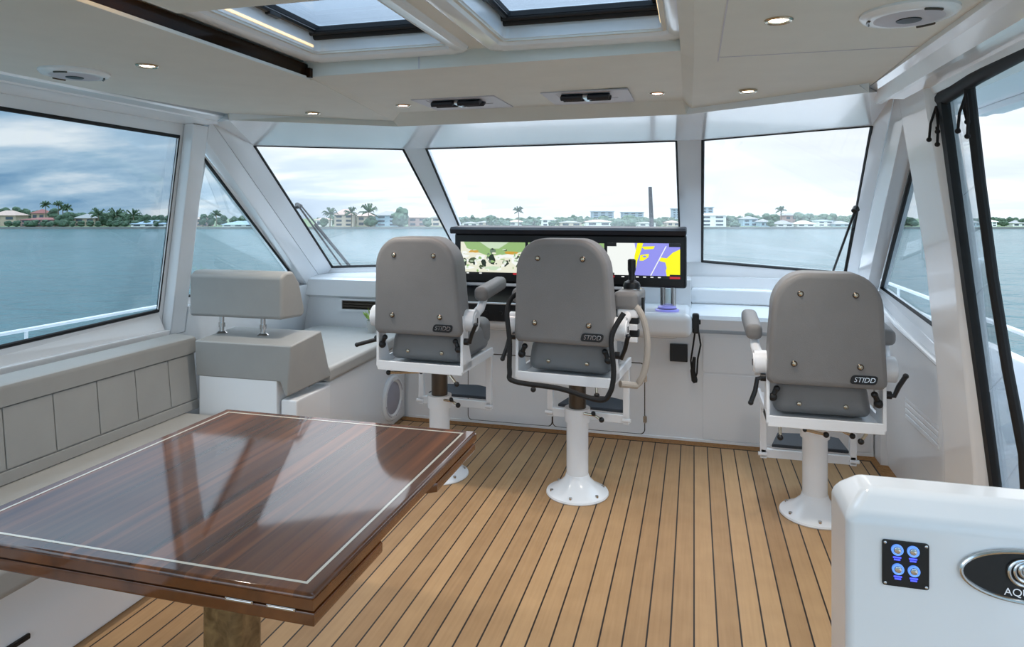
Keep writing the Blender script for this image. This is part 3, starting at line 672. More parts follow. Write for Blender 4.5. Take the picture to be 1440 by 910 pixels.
def chart():
    p = [(3, R4(.36, 0, 1, 1)), (1, [(0, .08), (.36, .08), (.42, .6), (.38, 1), (0, 1)]), (2, [(.38, .62), (.42, 1), (.50, 1), (.46, .72), (.42, .5), (.40, .28), (.37, .28)]),
         (2, [(.47, .9), (.66, .92), (.64, .84), (.52, .82)]), (2, [(.46, .66), (.58, .70), (.57, .6), (.5, .5), (.45, .5)]), (3, blob(.52, .62, .03, .03)),
         (2, [(1, .84), (1, 0), (.76, 0), (.82, .3), (.80, .46), (.72, .5), (.74, .6), (.82, .58), (.9, .74)]), (3, [(.40, .08), (.82, .08), (.80, .3), (.66, .36), (.42, .34)]),
         (1, [(.595, .08), (.61, .08), (.82, .92), (.805, .92)]), (0, R4(0, .90, .13, 1)), (0, R4(.85, .90, 1, 1)), (0, R4(0, 0, 1, .08)), (8, R4(0, .0, .1, .06)), (8, R4(.86, .0, 1, .06)), (0, R4(.86, .06, 1, .12)), (0, R4(0, .06, .1, .14))]
    p += [(1, R4(.2+.1*k, .02, .24+.1*k, .05)) for k in range(6)]
    return p
qa = aty(647, 342, yd); qb = aty(734, 388, yd)
screen('display_screen', ((qa.x+.005, 1.065), (-1.095, 1.285)), machinery())
screen('display_screen', ((-1.075, 1.065), (-.565, 1.285)), [(4, R4(0, .5, 1, 1)), (0, R4(0, 0, 1, .08))])
screen('display_screen', ((-.545, 1.065), (-.085, 1.290)), chart())

# ---- switch console in the foreground
sc = thing('switch_console', 'white moulded console with switch panel and oval badge in the right foreground', 'console', (.7, 1.52, 0))
O = Vector((-.7, -1.52, 0))
X0, X1, Y0, Y1, ZT = .286, 1.06, 1.435, 1.60, .95
b = bmesh.new(); bmesh.ops.create_cube(b, size=1)
for v in b.verts: v.co = Vector((X0 if v.co.x < 0 else X1, Y0 if v.co.y < 0 else Y1, 0 if v.co.z < 0 else ZT))
be = [e_ for e_ in b.edges if all(v.co.z > .5 for v in e_.verts)]
bmesh.ops.bevel(b, geom=be, offset=.042, segments=1, profile=.5, affect='EDGES')
ve = [e_ for e_ in b.edges if e_.calc_face_angle(0) > .3 and not all(v.co.z < .1 for v in e_.verts)]
bmesh.ops.bevel(b, geom=ve, offset=.016, segments=4, profile=.5, affect='EDGES', clamp_overlap=True)
m = MB(); m._merge(b); m.build('body', M['gel'], sc, off=O, ang=60)
ya = Y0
p0, p1 = aty(1240, 757, ya), aty(1306, 829, ya)
pw, ph = p1.x-p0.x, .087; pcx, pcz = (p0.x+p1.x)/2, aty(1273, 793, ya).z
m = MB(); m.prism([(x, ya, z) for x, z in roundrect(pw, ph, .005, 4, pcx, pcz)], (0, -.004, 0), .001); sp_ = m.build('switch_panel', M['black'], sc, off=O)
for sx in (-1, 1):
    for sz in (-1, 1):
        m = MB(); m.sph((pcx+sx*(pw/2-.005), ya-.004, pcz+sz*(ph/2-.005)), .003, (1, .5, 1)); m.build('screw', M['chrome'], sp_, off=O)
RY = Matrix.Rotation(math.radians(90), 4, 'X')
for px, py in ((1261.5, 773), (1284, 775.5), (1262.5, 800), (1285, 803)):
    q = aty(px, py, ya-.004)
    m = MB(); m.lathe([(.0065, 0), (.0105, 0), (.0105, .003), (.0095, .004), (.0065, .003)], q, 24, RY); bt = m.build('push_button', M['bluering'], sp_, off=O)
    m = MB(); m.lathe([(0, 0), (.006, 0), (.006, .0045), (.005, .005), (0, .005)], q, 20, RY); m.build('button_cap', M['chrome'], bt, off=O)
    m = MB()
    for k, wd in enumerate((.014, .011)): m.box((q.x, q.y-.0002, q.z-.0148-k*.0042), (wd, .0008, .0028))
    m.build('lit_caption', M['blueled'], bt, off=O)
oc = aty(1445, 811, ya); el = lambda a, b_, n=48: [(oc.x+a*math.cos(2*math.pi*k/n), ya, oc.z+b_*math.sin(2*math.pi*k/n)) for k in range(n)]
m = MB(); m.prism(el(.108, .046), (0, -.004, 0), .0015); bd = m.build('badge', M['black'], sc, off=O)
m = MB(); m.tube([(x, y_-.004, z) for x, y_, z in el(.108, .046)], .0042, 8, True); m.build('badge_rim', M['chrome'], bd, off=O)
m = MB()
for (r_, a0, a1, dx, dz) in ((.026, 60, 330, .004, .008), (.020, 100, 400, .007, .010), (.013, 20, 330, .008, .012)):
    m.tube([(oc.x-.010+dx+r_*math.cos(math.radians(a)), ya-.006, oc.z+dz+r_*.9*math.sin(math.radians(a))) for a in range(a0, a1, 12)], [.0012+.0026*math.sin(math.pi*(k+.5)/len(range(a0, a1, 12))) for k in range(len(range(a0, a1, 12)))], 8)
m.sph((oc.x-.002, ya-.006, oc.z+.012), .009, (1, .5, 1)); m.build('swirl_emblem', M['chrome'], bd, off=O)
me = textmesh('AQUILA', .0195); lt_ = bpy.data.objects.new('badge_lettering', me); COL.objects.link(lt_); lt_.parent = bd; me.materials.append(M['chrome'])
me.transform(Matrix.Translation(Vector((oc.x-.004, ya-.0045, oc.z-.030))+O) @ Matrix.Rotation(math.radians(90), 4, 'X'))

# ---- helm chairs
def helm_chair(name, label, loc, drop, helm=False, rz=0):
    D = -drop
    r = thing(name, label, 'helm chair', (loc[0], loc[1], 0), math.radians(rz))
    m = MB(); m.lathe([(0, 0), (.162, 0), (.166, .006), (.163, .014), (.14, .024), (.10, .05), (.068, .082), (.060, .105), (0, .105)], n=48); fl = m.build('base_flange', M['white'], r)
    for k in range(6):
        a = math.radians(30+60*k); m = MB(); m.cyl((.140*math.cos(a), .140*math.sin(a), .018), (.140*math.cos(a), .140*math.sin(a), .030), .009, n=10); m.build('bolt', M['chrome'], fl)
    m = MB(); m.cyl((0, 0, .09), (0, 0, .40), .058, n=32); m.build('column', M['white'], r)
    m = MB(); m.cyl((0, 0, .385), (0, 0, .455), .068, n=32); cl = m.build('collar', M['white'], r)
    m = MB(); m.tube([(.05, -.05, .44), (.11, -.075, .445), (.15, -.09, .43)], .007, 8); m.build('lock_handle', M['brass'], cl)
    m = MB(); m.sph((.15, -.09, .43), .014); m.build('knob', M['black'], cl)
    m = MB(); m.sph((.105, -.08, .455), .012); m.build('knob', M['black'], cl)
    m = MB(); m.cyl((0, 0, .44), (0, 0, .60+D), .046, n=32); m.build('inner_post', M['bronze'], r)
    m = MB(); m.box((0, 0, .615+D), (.15, .16, .05), .01); m.b2(-.18, .18, -.24, .2, .632+D, .648+D, .004); m.build('slide_mount', M['white'], r)
    # seat frame: plate with side brackets up to the backrest
    m = MB()
    m.b2(-.245, .245, -.27, .24, .648+D, .668+D, .006); m.b2(-.245, .245, -.275, -.262, .640+D, .69+D, .004)
    for s in (-1, 1):
        m.b2(s*.235, s*.252, -.27, .2, .65+D, .70+D, .005)
        m.prism([(s*.236, -.275, .66+D), (s*.236, -.13, .66+D), (s*.236, -.19, .80+D), (s*.236, -.21, .95+D), (s*.236, -.27, .95+D)], (s*.016, 0, 0), .004)
    m.build('seat_frame', M['white'], r)
    m = MB(); m.box((0, .03, .762+D), (.435, .46, .160), .045, 5, taper=(.90, .96)); m.b2(-.21, .21, .14, .31, .70+D, .865+D, .05, 5); sc_ = m.build('seat_cushion', M['chair'], r)
    for sx in (-.10, .10):
        m = MB(); m.sph((sx, -.202, .735+D), .011, (1, .5, 1)); m.build('stud', M['brass'], sc_)
    # backrest
    zb, zt = .842+D, 1.362+D; wb, wt = .252, .232
    out = [(-wb+.02, zb), (wb-.02, zb), (wb-.004, zb+.016), (wb, zb+.03)]
    out += [(wt-.145+.145*math.cos(math.radians(a)), zt-.17+.17*math.sin(math.radians(a))) for a in range(0, 91, 9)]
    out += [(-wt+.145+.145*math.cos(math.radians(a)), zt-.17+.17*math.sin(math.radians(a))) for a in range(90, 181, 9)]
    out += [(-wb, zb+.03), (-wb+.004, zb+.016)]
    b = bmesh.new()
    lean = lambda z: .04*(z-zb)/(zt-zb)
    loops = []
    for yy, sc2 in ((-.285, .955), (-.30, .93), (-.272, 1.0), (-.215, 1.0), (-.175, .93)):
        pass
    zc = (zb+zt)/2
    def lp(yy, k): return [b.verts.new((x*(1-k/.25), yy - lean(z), zc+(z-zc)*(1-k/.26))) for x, z in out]
    seq = [(-.303, .030), (-.300, .012), (-.292, .004), (-.278, 0), (-.175, 0), (-.150, .006), (-.128, .022), (-.118, .05)]
    loops = [lp(*q_) for q_ in seq]; n = len(out)
    for A_, B_ in zip(loops, loops[1:]):
        for k in range(n): b.faces.new((A_[k], A_[(k+1) % n], B_[(k+1) % n], B_[k]))
    b.faces.new(loops[0]); b.faces.new(list(reversed(loops[-1]))); bmesh.ops.recalc_face_normals(b, faces=b.faces)
    m = MB(); m._merge(b)
    # side wings wrapping forward
    bk_ = m.build('backrest', M['chair'], r, ang=50)
    for x, z in ((-.113, 1.266), (.113, 1.266), (-.137, .945), (.137, .945)):
        zz = z+D; yy = -.303-lean(zz)
        m = MB(); m.lathe([(0, 0), (.0135, 0), (.0142, .003), (.011, .006), (0, .0065)], (x, yy+.001, zz), 18, RY); st_ = m.build('button', M['bronze'], bk_)
        m = MB(); m.sph((x, yy-.005, zz), .0095, (1, .5, 1)); m.build('button_cap', M['brass'], st_)
    lx, lz = .152, .888+D; ly = -.303-lean(lz)
    m = MB(); m.prism([(lx+x+(z*.25), ly+.002, lz+z) for x, z in roundrect(.108, .040, .014, 4)], (0, -.006, 0), .0015); lg = m.build('logo_plate', M['black'], bk_)
    me = textmesh('STIDD', .031, .3, .0008); lo_ = bpy.data.objects.new('logo_lettering', me); COL.objects.link(lo_); lo_.parent = lg; me.materials.append(M['chrome'])
    me.transform(Matrix.Translation((lx, ly-.005, lz)) @ Matrix.Rotation(math.radians(90), 4, 'X'))
    # arms
    for s in (-1, 1):
        big = helm and s > 0
        m = MB()
        if big: m.box((s*.275, .02, 1.045+D), (.125, .28, .095), .028, 4)
        else: m.box((s*.292, .05, 1.062+D), (.078, .36, .078), .028, 4, rot=(math.radians(5), 0, 0))
        ar = m.build('armrest', M['chair'], r)
        m = MB(); m.tube([(s*.268, -.18, .93+D), (s*.285, -.10, .97+D), (s*.29, -.06, 1.02+D)], [.026, .024, .022], 12); m.build('arm_bracket', M['white'], ar)
        m = MB(); m.cyl((s*.243, -.205, .92+D), (s*.30, -.205, .92+D), .058, n=28); m.cyl((s*.30, -.205, .92+D), (s*.306, -.205, .92+D), .044, n=28); hb = m.build('arm_hub', M['white'], ar)
        m = MB(); m.b2(s*.304, s*.309, -.212, -.198, .905+D, .935+D, .002); m.build('hub_slot', M['black'], hb)
        m = MB()
        if s < 0:
            pts = [(-.25, -.25, .86+D), (-.29, -.26, .855+D), (-.30, -.27, .80+D), (-.32, -.275, .745+D)] if not (name == 'helm_chair' and loc[0] < -1) else [(-.25, -.24, .80+D), (-.29, -.26, .79+D), (-.36, -.29, .77+D)]
        else:
            pts = [(.25, -.25, .815+D), (.285, -.26, .815+D), (.30, -.27, .86+D), (.325, -.28, .91+D)] if not helm else [(.25, -.25, .80+D), (.285, -.26, .79+D), (.305, -.27, .84+D), (.32, -.28, .90+D)]
        m.tube(pts, .011, 10); m.sph(pts[-1], .0125); m.cyl(pts[0], Vector(pts[0])+Vector((s*.025, 0, 0)), .018, n=12); m.build('lever', M['black'], r)
        m = MB(); m.sph((s*.222, -.26, .775+D), .020); m.sph((s*.205, -.262, .815+D), .015); m.tube([(s*.222, -.26, .775+D), (s*.205, -.262, .82+D)], .012, 8); m.build('pivot_knob', M['black'], r)
    # adjusters under the seat
    if drop < .05 and not helm: adj = [((-.02, -.20, .625), (-.19, -.25, .622)), ((.15, -.25, .655), (.215, -.27, .595))]
    elif helm: adj = [((-.16, -.25, .645), (-.16, -.262, .60)), ((.16, -.25, .645), (.165, -.262, .60))]
    else: adj = [((-.19, -.25, .655), (-.19, -.262, .59)), ((.19, -.25, .66), (.15, -.26, .60)), ((-.06, -.10, .585), (.03, -.12, .575))]
    for a, e_ in adj:
        a = Vector(a)+Vector((0, 0, D)); e_ = Vector(e_)+Vector((0, 0, D)); m = MB(); m.tube([a, e_], .007, 8); k = m.build('adjuster_rod', M['brass'], r)
        m = MB(); m.sph(e_, .014); m.build('knob', M['black'], k)
        m = MB(); m.sph(a, .011); m.build('knob', M['black'], k)
    # footrest
    m = MB()
    for s in (-1, 1):
        m.box((s*.218, .23, .49+D), (.034, .03, .34), .005); m.box((s*.218, .12, .655+D), (.03, .26, .022), .004); m.cyl((s*.2, .215, .345+D), (s*.245, .215, .345+D), .010, n=10)
    m.b2(-.235, .235, .215, .245, .325+D, .372+D, .006)
    ff = m.build('footrest_frame', M['white'], r)
    m = MB(); m.prism([(-.175, .235, .376+D), (.20, .235, .376+D), (.18, .38, .392+D), (.08, .41, .396+D), (-.13, .39, .392+D)], (0, 0, .02), .006); m.build('foot_tread', M['footpad'], ff)
    if helm:
        m = MB(); pts = [(-.16, -.18, 1.06), (-.26, -.24, 1.07), (-.285, -.30, 1.0), (-.265, -.32, .84), (-.262, -.33, .70), (-.235, -.335, .652), (0, -.335, .637), (.19, -.335, .60), (.245, -.335, .64), (.262, -.33, .74), (.25, -.32, .90), (.30, -.28, 1.01)]
        P = [Vector(p) for p in pts]; cur_ = []
        for i in range(len(P)-1):
            a, b0, c0, d0 = P[max(i-1, 0)], P[i], P[i+1], P[min(i+2, len(P)-1)]
            for k in range(6):
                t = k/6; cur_.append(.5*((2*b0)+(c0-a)*t+(2*a-5*b0+4*c0-d0)*t*t+(3*b0-a-3*c0+d0)*t**3))
        m.tube(cur_+[P[-1]], .0125, 10); m.build('wrapped_cable', M['rubber'], r)
        m = MB(); m.tube([(.31, -.05, 1.0)] + [(.30+.085*math.sin(math.radians(a)), -.10, .82+.21*math.cos(math.radians(a))) for a in range(15, 165, 12)] + [(.26, -.16, .64)], .017, 10); m.build('hose', M['hose'], r)
        m = MB(); m.lathe([(0, 0), (.042, 0), (.045, .02), (.038, .036), (.018, .048), (.016, .08), (.021, .10), (.021, .15), (.015, .156), (0, .157)], (.285, .02, 1.092), 24); j = m.build('joystick', M['black'], r)
        m = MB(); m.lathe([(0, 0), (.05, 0), (.05, .008), (0, .008)], (.285, .02, 1.088), 24); m.build('joystick_plate', M['chrome'], j)
        m = MB(); m.box((.288, .0, .985), (.11, .22, .05), .012); m.b2(.25, .335, -.11, -.08, .90, .93, .004); m.b2(.25, .335, -.11, -.08, .84, .865, .004); m.build('control_housing', M['white'], r)
        m = MB(); m.b2(.245, .34, -.10, -.06, .865, .90, .004); m.b2(.245, .34, -.10, -.06, .93, .96, .004); m.b2(.345, .36, -.05, -.02, .95, 1.06, .005); m.build('control_block', M['black'], r)
    return r
helm_chair('helm_chair', 'grey helm chair with joystick armrest on white pedestal, middle of the three', (-.598, 3.55), 0, True, -5)
helm_chair('helm_chair', 'grey helm chair on white pedestal beside the chaise, partly behind the wooden table', (-1.397, 3.597), 0, False, -2.5)
helm_chair('helm_chair', 'lowest grey helm chair by the starboard wall, standing right of the other two', (.575, 3.60), .14)

# ================================================================ SMALL THINGS
# radio handset, cable, socket panel
mic = thing('radio_handset', 'black radio handset clipped to the right end of the white helm pod', 'radio', (.0, 4.35, .7))
O = Vector((0, -4.35, -.7))
m = MB(); m.box((.010, 4.34, .80), (.042, .05, .125), .012, 3); m.b2(-.014, .0, 4.315, 4.365, .77, .83, .003); m.box((.033, 4.335, .81), (.014, .03, .03), .005); m.build('handset', M['black'], mic, off=O)
m = MB(); pts = [(.005, 4.335, .74), (-.005, 4.36, .66), (-.02, 4.42, .55), (-.012, 4.44, .46), (.005, 4.44, .42), (.018, 4.43, .47), (.022, 4.42, .56), (.04, 4.38, .66), (.025, 4.345, .76)]
m.tube(pts, .0055, 8); m.build('cord', M['rubber'], mic, off=O)
m = MB(); m.tube([(.002, 4.43, .57), (-.008, 4.44, .48), (.003, 4.445, .42), (.008, 4.44, .405)], [.010, .016, .02, .012], 12); m.build('hand_microphone', M['black'], mic, off=O)
q0, q1 = aty(942, 483, 4.53), aty(967, 509, 4.53)
sk = thing('socket_box', 'small square black panel on the white cabinet below the helm pod', 'panel', ((q0.x+q1.x)/2, 4.536, (q0.z+q1.z)/2))
m = MB(); m.box((0, -.008, 0), (q1.x-q0.x, .026, q0.z-q1.z), .004); m.build('box', M['black'], sk)
m = MB(); m.b2(-.04, .04, -.0225, -.0205, -.04, .045, .0005); m.build('face_plate', M['dashblack'], sk)
# plant
pl = thing('potted_plant', 'small green plant showing beside the left helm chair in front of the vent', 'plant', (aty(524, 430, 4.34).x, 4.34, .640))
m = MB(); m.lathe([(0, 0), (.032, 0), (.042, .08), (.044, .085), (.036, .085), (.034, .07), (0, .07)], n=24); m.build('pot', M['pot'], pl)
m = MB()
for k in range(22):
    a = random.uniform(0, 6.283); L = random.uniform(.07, .16); t = random.uniform(.3, 1.2)
    d = Vector((math.cos(a)*math.sin(t), math.sin(a)*math.sin(t)*.7, math.cos(t))); p = Vector((0, 0, .07)); s = d.cross(Vector((0, 0, 1))).normalized()*.012
    b = bmesh.new(); vv = [b.verts.new(x) for x in (p, p+d*L*.5+s, p+d*L, p+d*L*.5-s)]; b.faces.new(vv)
    r_ = bmesh.ops.extrude_face_region(b, geom=list(b.faces)); [setattr(v, 'co', v.co+Vector((0, 0, .0015))) for v in r_['geom'] if isinstance(v, bmesh.types.BMVert)]
    m._merge(b)
m.build('foliage', M['leaf'], pl)

# ---- ceiling fittings
def zceil(x, y): return 2.0 if y < 2.3 else 2.0-.025*(y-2.3)/.95
def downlight(px, py, z, label, lens='lamp', pw=26):
    p = atz(px, py, z); L = thing('downlight', label, 'light', p)
    m = MB(); m.lathe([(.024, .004), (.036, .004), (.037, -.002), (.033, -.006), (.026, -.004), (.024, .002)], n=28); m.build('bezel', M['brass'], L)
    m = MB(); m.lathe([(0, -.003), (.018, -.003), (.025, .0), (.025, .004), (0, .004)], n=24); m.build('lens', M[lens], L)
    ld = bpy.data.lights.new('lamp', 'SPOT'); ld.energy = pw; ld.spot_size = math.radians(110); ld.spot_blend = .8; ld.shadow_soft_size = .025; ld.color = (1, .94, .85) if lens == 'lamp' else (1, .84, .76)
    lo = bpy.data.objects.new('lamp', ld); COL.objects.link(lo); lo.parent = L; lo.location = (0, 0, -.012)
    return L
downlight(207, 92, 2.0, 'glowing ceiling downlight beside the port round ceiling speaker', pw=12)
downlight(1095, 28, 2.0, 'glowing ceiling downlight beside the starboard round ceiling speaker', pw=12)
downlight(440, 159, 1.982, 'glowing ceiling downlight over the port windshield pane', pw=12)
downlight(1052, 128, 1.982, 'glowing ceiling downlight over the starboard windshield pane', pw=12)
downlight(567, 148, 2.004, 'rose-tinted ceiling downlight left of the two air vents', 'lamppink', 6)
downlight(924, 131, 2.012, 'rose-tinted ceiling downlight right of the two air vents', 'lamppink', 6)
def ceiling_speaker(px, py, label):
    p = atz(px, py, 2.0); L = thing('ceiling_speaker', label, 'speaker', p)
    m = MB(); m.lathe([(.06, 0), (.112, 0), (.112, -.006), (.104, -.014), (.085, -.018), (.06, -.014)], n=44); m.build('rim', M['white'], L)
    m = MB(); m.lathe([(0, -.002), (.088, -.002), (.086, -.016), (.055, -.022), (.026, -.020), (0, -.018)], n=40); g = m.build('grille', M['grille'], L)
    m = MB(); m.lathe([(0, -.018), (.030, -.018), (.028, -.0225), (0, -.0235)], n=24); m.build('tweeter', M['black'], g)
    for a0 in (50, 170, 290):
        m = MB(); m.tube([(.092*math.cos(math.radians(a0+d)), .092*math.sin(math.radians(a0+d)), -.0185) for d in range(-14, 15, 7)], .0035, 6); m.build('slot_trim', M['bronze'], g)
ceiling_speaker(105, 101, 'round white ceiling speaker over the port side window')
ceiling_speaker(1278, 17, 'round white ceiling speaker over the starboard doorway')
def air_vent(c4, bar, label):
    P = [atz(px, py, 2.010) for px, py in c4]; ctr = sum(P, Vector())/4
    ctr.z = 2.008
    L = thing('air_vent', label, 'vent', ctr)
    x0 = min(p.x for p in P)-ctr.x; x1 = max(p.x for p in P)-ctr.x; y0, y1 = -.17, .16
    m = MB(); m.ring([(x0, y0, 0), (x1, y0, 0), (x1+.0, y1, 0), (x0, y1, 0)], [(x0+.06, y0+.03, 0), (x1-.06, y0+.03, 0), (x1-.06, .02, 0), (x0+.06, .02, 0)], (0, 0, -.006)); m.b2(x0+.05, x1-.05, y0+.02, .03, -.004, 0); fr_ = m.build('frame', M['grille'], L)
    m = MB()
    for s in (0, 1):
        xa = x0+.07+s*(x1-x0-.14)/2+.006; xb = xa+(x1-x0-.14)/2-.02
        m.box(((xa+xb)/2, -.10, -.014), (xb-xa, .05, .022), .006, rot=(.5, 0, 0)); m.box(((xa+xb)/2, -.035, -.012), (xb-xa, .04, .018), .005, rot=(.5, 0, 0))
    m.build('louvre', M['visor'], L)
    m = MB(); m.box((0, -.07, -.018), (.03, .10, .014), .003); m.build('divider', M['chrome'], fr_)
air_vent([(585, 136), (612, 152), (718, 150), (700, 136)], None, 'white ceiling air vent with dark louvres, left one of the pair over the windshield')
air_vent([(762, 128), (778, 143), (893, 142), (885, 127)], None, 'white ceiling air vent with dark louvres, right one of the pair over the windshield')
# roof hatches
def hatch(x0, x1, label):
    L = thing('roof_hatch', label, 'hatch', ((x0+x1)/2, 1.75, 2.06)); O = Vector((-(x0+x1)/2, -1.75, -2.06))
    y0, y1 = HY0, HY1
    def loop(d, z, r=.04):
        return [(px_, py_, z) for px_, py_ in roundrect(x1-x0+2*d, y1-y0+2*d, r, 5, (x0+x1)/2, (y0+y1)/2)]
    m = MB(); b = bmesh.new(); seq = [(.075, 2.072, .05), (.072, 2.060, .05), (.060, 2.052, .045), (.035, 2.052, .035), (.018, 2.060, .03), (.010, 2.072, .025), (-.004, 2.078, .02), (-.006, 2.145, .02), (.02, 2.15, .03), (.03, 2.128, .03)]
    lps = [[b.verts.new(p) for p in loop(*s)] for s in seq]; n = len(lps[0])
    for A_, B_ in zip(lps, lps[1:]+lps[:1]):
        for k in range(n): b.faces.new((A_[k], A_[(k+1) % n], B_[(k+1) % n], B_[k]))
    bmesh.ops.recalc_face_normals(b, faces=b.faces); m._merge(b); m.build('frame', M['gel'], L, off=O, ang=30)
    m = MB(); m.ring(loop(.0, 2.146), loop(-.03, 2.146, .01), (0, 0, .016)); gk = m.build('gasket', M['rubber'], L, off=O)
    m = MB(); m.b2(x0-.01, x1+.01, y0-.01, y1+.01, 2.160, 2.168); m.build('pane', M['glassh'], L, off=O)
    m = MB()
    for dy, zz, rr in ((-.020, 2.128, .013), (-.048, 2.134, .010)): m.tube([(x0, y1+dy, zz), (x1, y1+dy, zz)], rr, 10)
    m.b2(x0, x1, y1-.06, y1-.008, 2.136, 2.142); m.build('rolled_screen', M['rubber'], L, off=O)
    m = MB(); m.tube([(x0+.02, y0, 2.14), (x0+.02, y1-.03, 2.14)], .011, 8); m.b2(x0+.01, x0+.03, y1-.32, y1-.26, 2.125, 2.145, .003); m.build('side_stay', M['black'], L, off=O)
def edge_glint(x, label):
    m = MB(); m.b2(x-.0015, x+.0015, HY0+.05, HY1-.03, 2.088, 2.096); tag(m.build('glow_strip', M['led_glint']), label, 'light')  # glowing line painted in for a reflection on the hatch frame, no lamp
edge_glint(HX[0]+.006, 'thin warm line imitating an LED reflection inside the port edge of the hatch beside the wooden strip')
edge_glint(HX[3]-.006, 'thin warm line imitating an LED reflection inside the starboard edge of the starboard roof hatch')
hatch(HX[0], HX[1], 'roof hatch with rolled black screen nearer the dark wooden strip')
hatch(HX[2], HX[3], 'roof hatch with rolled black screen on the starboard side of the pair')
# warm LED strips tucked into the recess
def strip(label, x0, x1, y0, y1, z0, z1):
    m = MB(); m.b2(x0, x1, y0, y1, z0, z1); o = m.build('glow_strip', M['led'], None); tag(o, label, 'light'); return o
strip('warm light strip along the edge of the dropped ceiling panel', -1.279, -1.2755, .2, 1.43, 2.02, 2.04)
strip('warm light strip in the ceiling recess above the dark wooden edge', SLOT-.05, SLOT-.03, .4, 1.42, 2.056, 2.060)
strip('warm light strip at the starboard edge of the ceiling recess', SR-.005, SR-.001, 1.2, 2.24, 2.058, 2.064)

# ================================================================ OUTSIDE THE CABIN
m = MB(); m.b2(1.14, 1.66, -1, 7.5, -.12, -.01); m.b2(1.6, 1.68, -1, 7.5, -.1, .735, .02); struct('trim_12', m, M['gel'])
m = MB(); m.b2(1.05, 1.62, -1, 4.2, 2.02, 2.08, .02); m.b2(1.40, 1.46, -1, 4.0, 1.985, 2.02, .006); struct('trim_13', m, M['gel2'])
m = MB(); m.b2(-3.2, 1.7, 5.05, 9.5, .2, .55, .05); struct('trim_14', m, M['gel'])
# outer cabin shell so the windows' lower walls have depth
m = MB(); m.b2(-3.2, -2.95, -1, 5.0, -.2, .45, .03); struct('trim_15', m, M['gel'])
def handrail(label, x, z, y0, y1, zb, r=.014):
    L = thing('handrail', label, 'rail', (x, (y0+y1)/2, zb)); yc = (y0+y1)/2
    m = MB(); m.tube([(0, y0-yc, z-zb), (0, y1-yc, z-zb)], r, 12); m.build('rail', M['white'], L)
    k = y0+.45
    while k < y1:
        m = MB(); m.tube([(0, k-yc, 0), (0, k-yc, z-zb)], r*.8, 10); m.build('stanchion', M['white'], L); k += 1.45
handrail('white handrail over the water outside the port side window', -3.5, .852, -.5, 7, .3, .011)
handrail('white handrail on the bulwark outside the starboard doorway', 1.64, .865, 0, 7.4, .73)
m = MB(); m.b2(-3.6, -3.3, -1, 7.3, -.2, .3, .03); struct('trim_16', m, M['gel'])
an = thing('antenna', 'thin black whip antenna standing outside ahead of the centre windshield', 'antenna', (-.42, 7.0, .55))
m = MB(); m.tube([(.015, 0, 0), (.012, 0, .6), (-.012, 0, 1.19)], [.032, .026, .018], 10); m.build('whip', M['black'], an)
m = MB(); m.lathe([(0, 0), (.06, 0), (.06, .02), (.03, .05), (0, .05)], n=20); m.b2(-.05, .09, -.03, .03, .74, .77, .004); m.build('foot', M['black'], an)
def wiper(L4, label, pts, offs=.05):
    n = (L4[1]-L4[0]).cross(L4[3]-L4[0]).normalized()
    if n.dot(EYE-L4[0]) > 0: n = -n
    A, B_, C2, D2 = [onp(px, py, L4[0]+n*offs, n) for px, py in pts]
    L = thing('wiper', label, 'wiper', A)
    m = MB(); m.tube([A-A, B_-A], .007, 8); m.tube([C2-A, D2-A], .006, 8); m.build('arm', M['black'], L)
    m = MB(); m.sph((0, 0, 0), .014, (1, 1, .8)); m.tube([Vector((0, 0, 0)), C2-A], .012, 8); m.tube([Vector((0, 0, 0)), -n*-.0 - n*(offs-.02)], .016, 10); m.build('pivot', M['black'], L)
    m = MB(); d = (D2-A); m.tube([d + (D2-C2).normalized()*.06 - n*(offs-.028), d - (D2-C2)*.75 - n*(offs-.028)], .008, 8); m.tube([d, d-n*(offs-.028)], .007, 6); m.build('blade', M['rubber'], L)
wiper([lTL, lTR, lBR, lBL], 'black windshield wiper outside the port windshield pane', ((418, 287), (480, 374), (424, 290), (492, 373)))
wiper([rTL, rTR, rBR, rBL], 'black windshield wiper outside the starboard windshield pane', ((1204, 292), (1172, 380), (1206, 296), (1190, 380)))

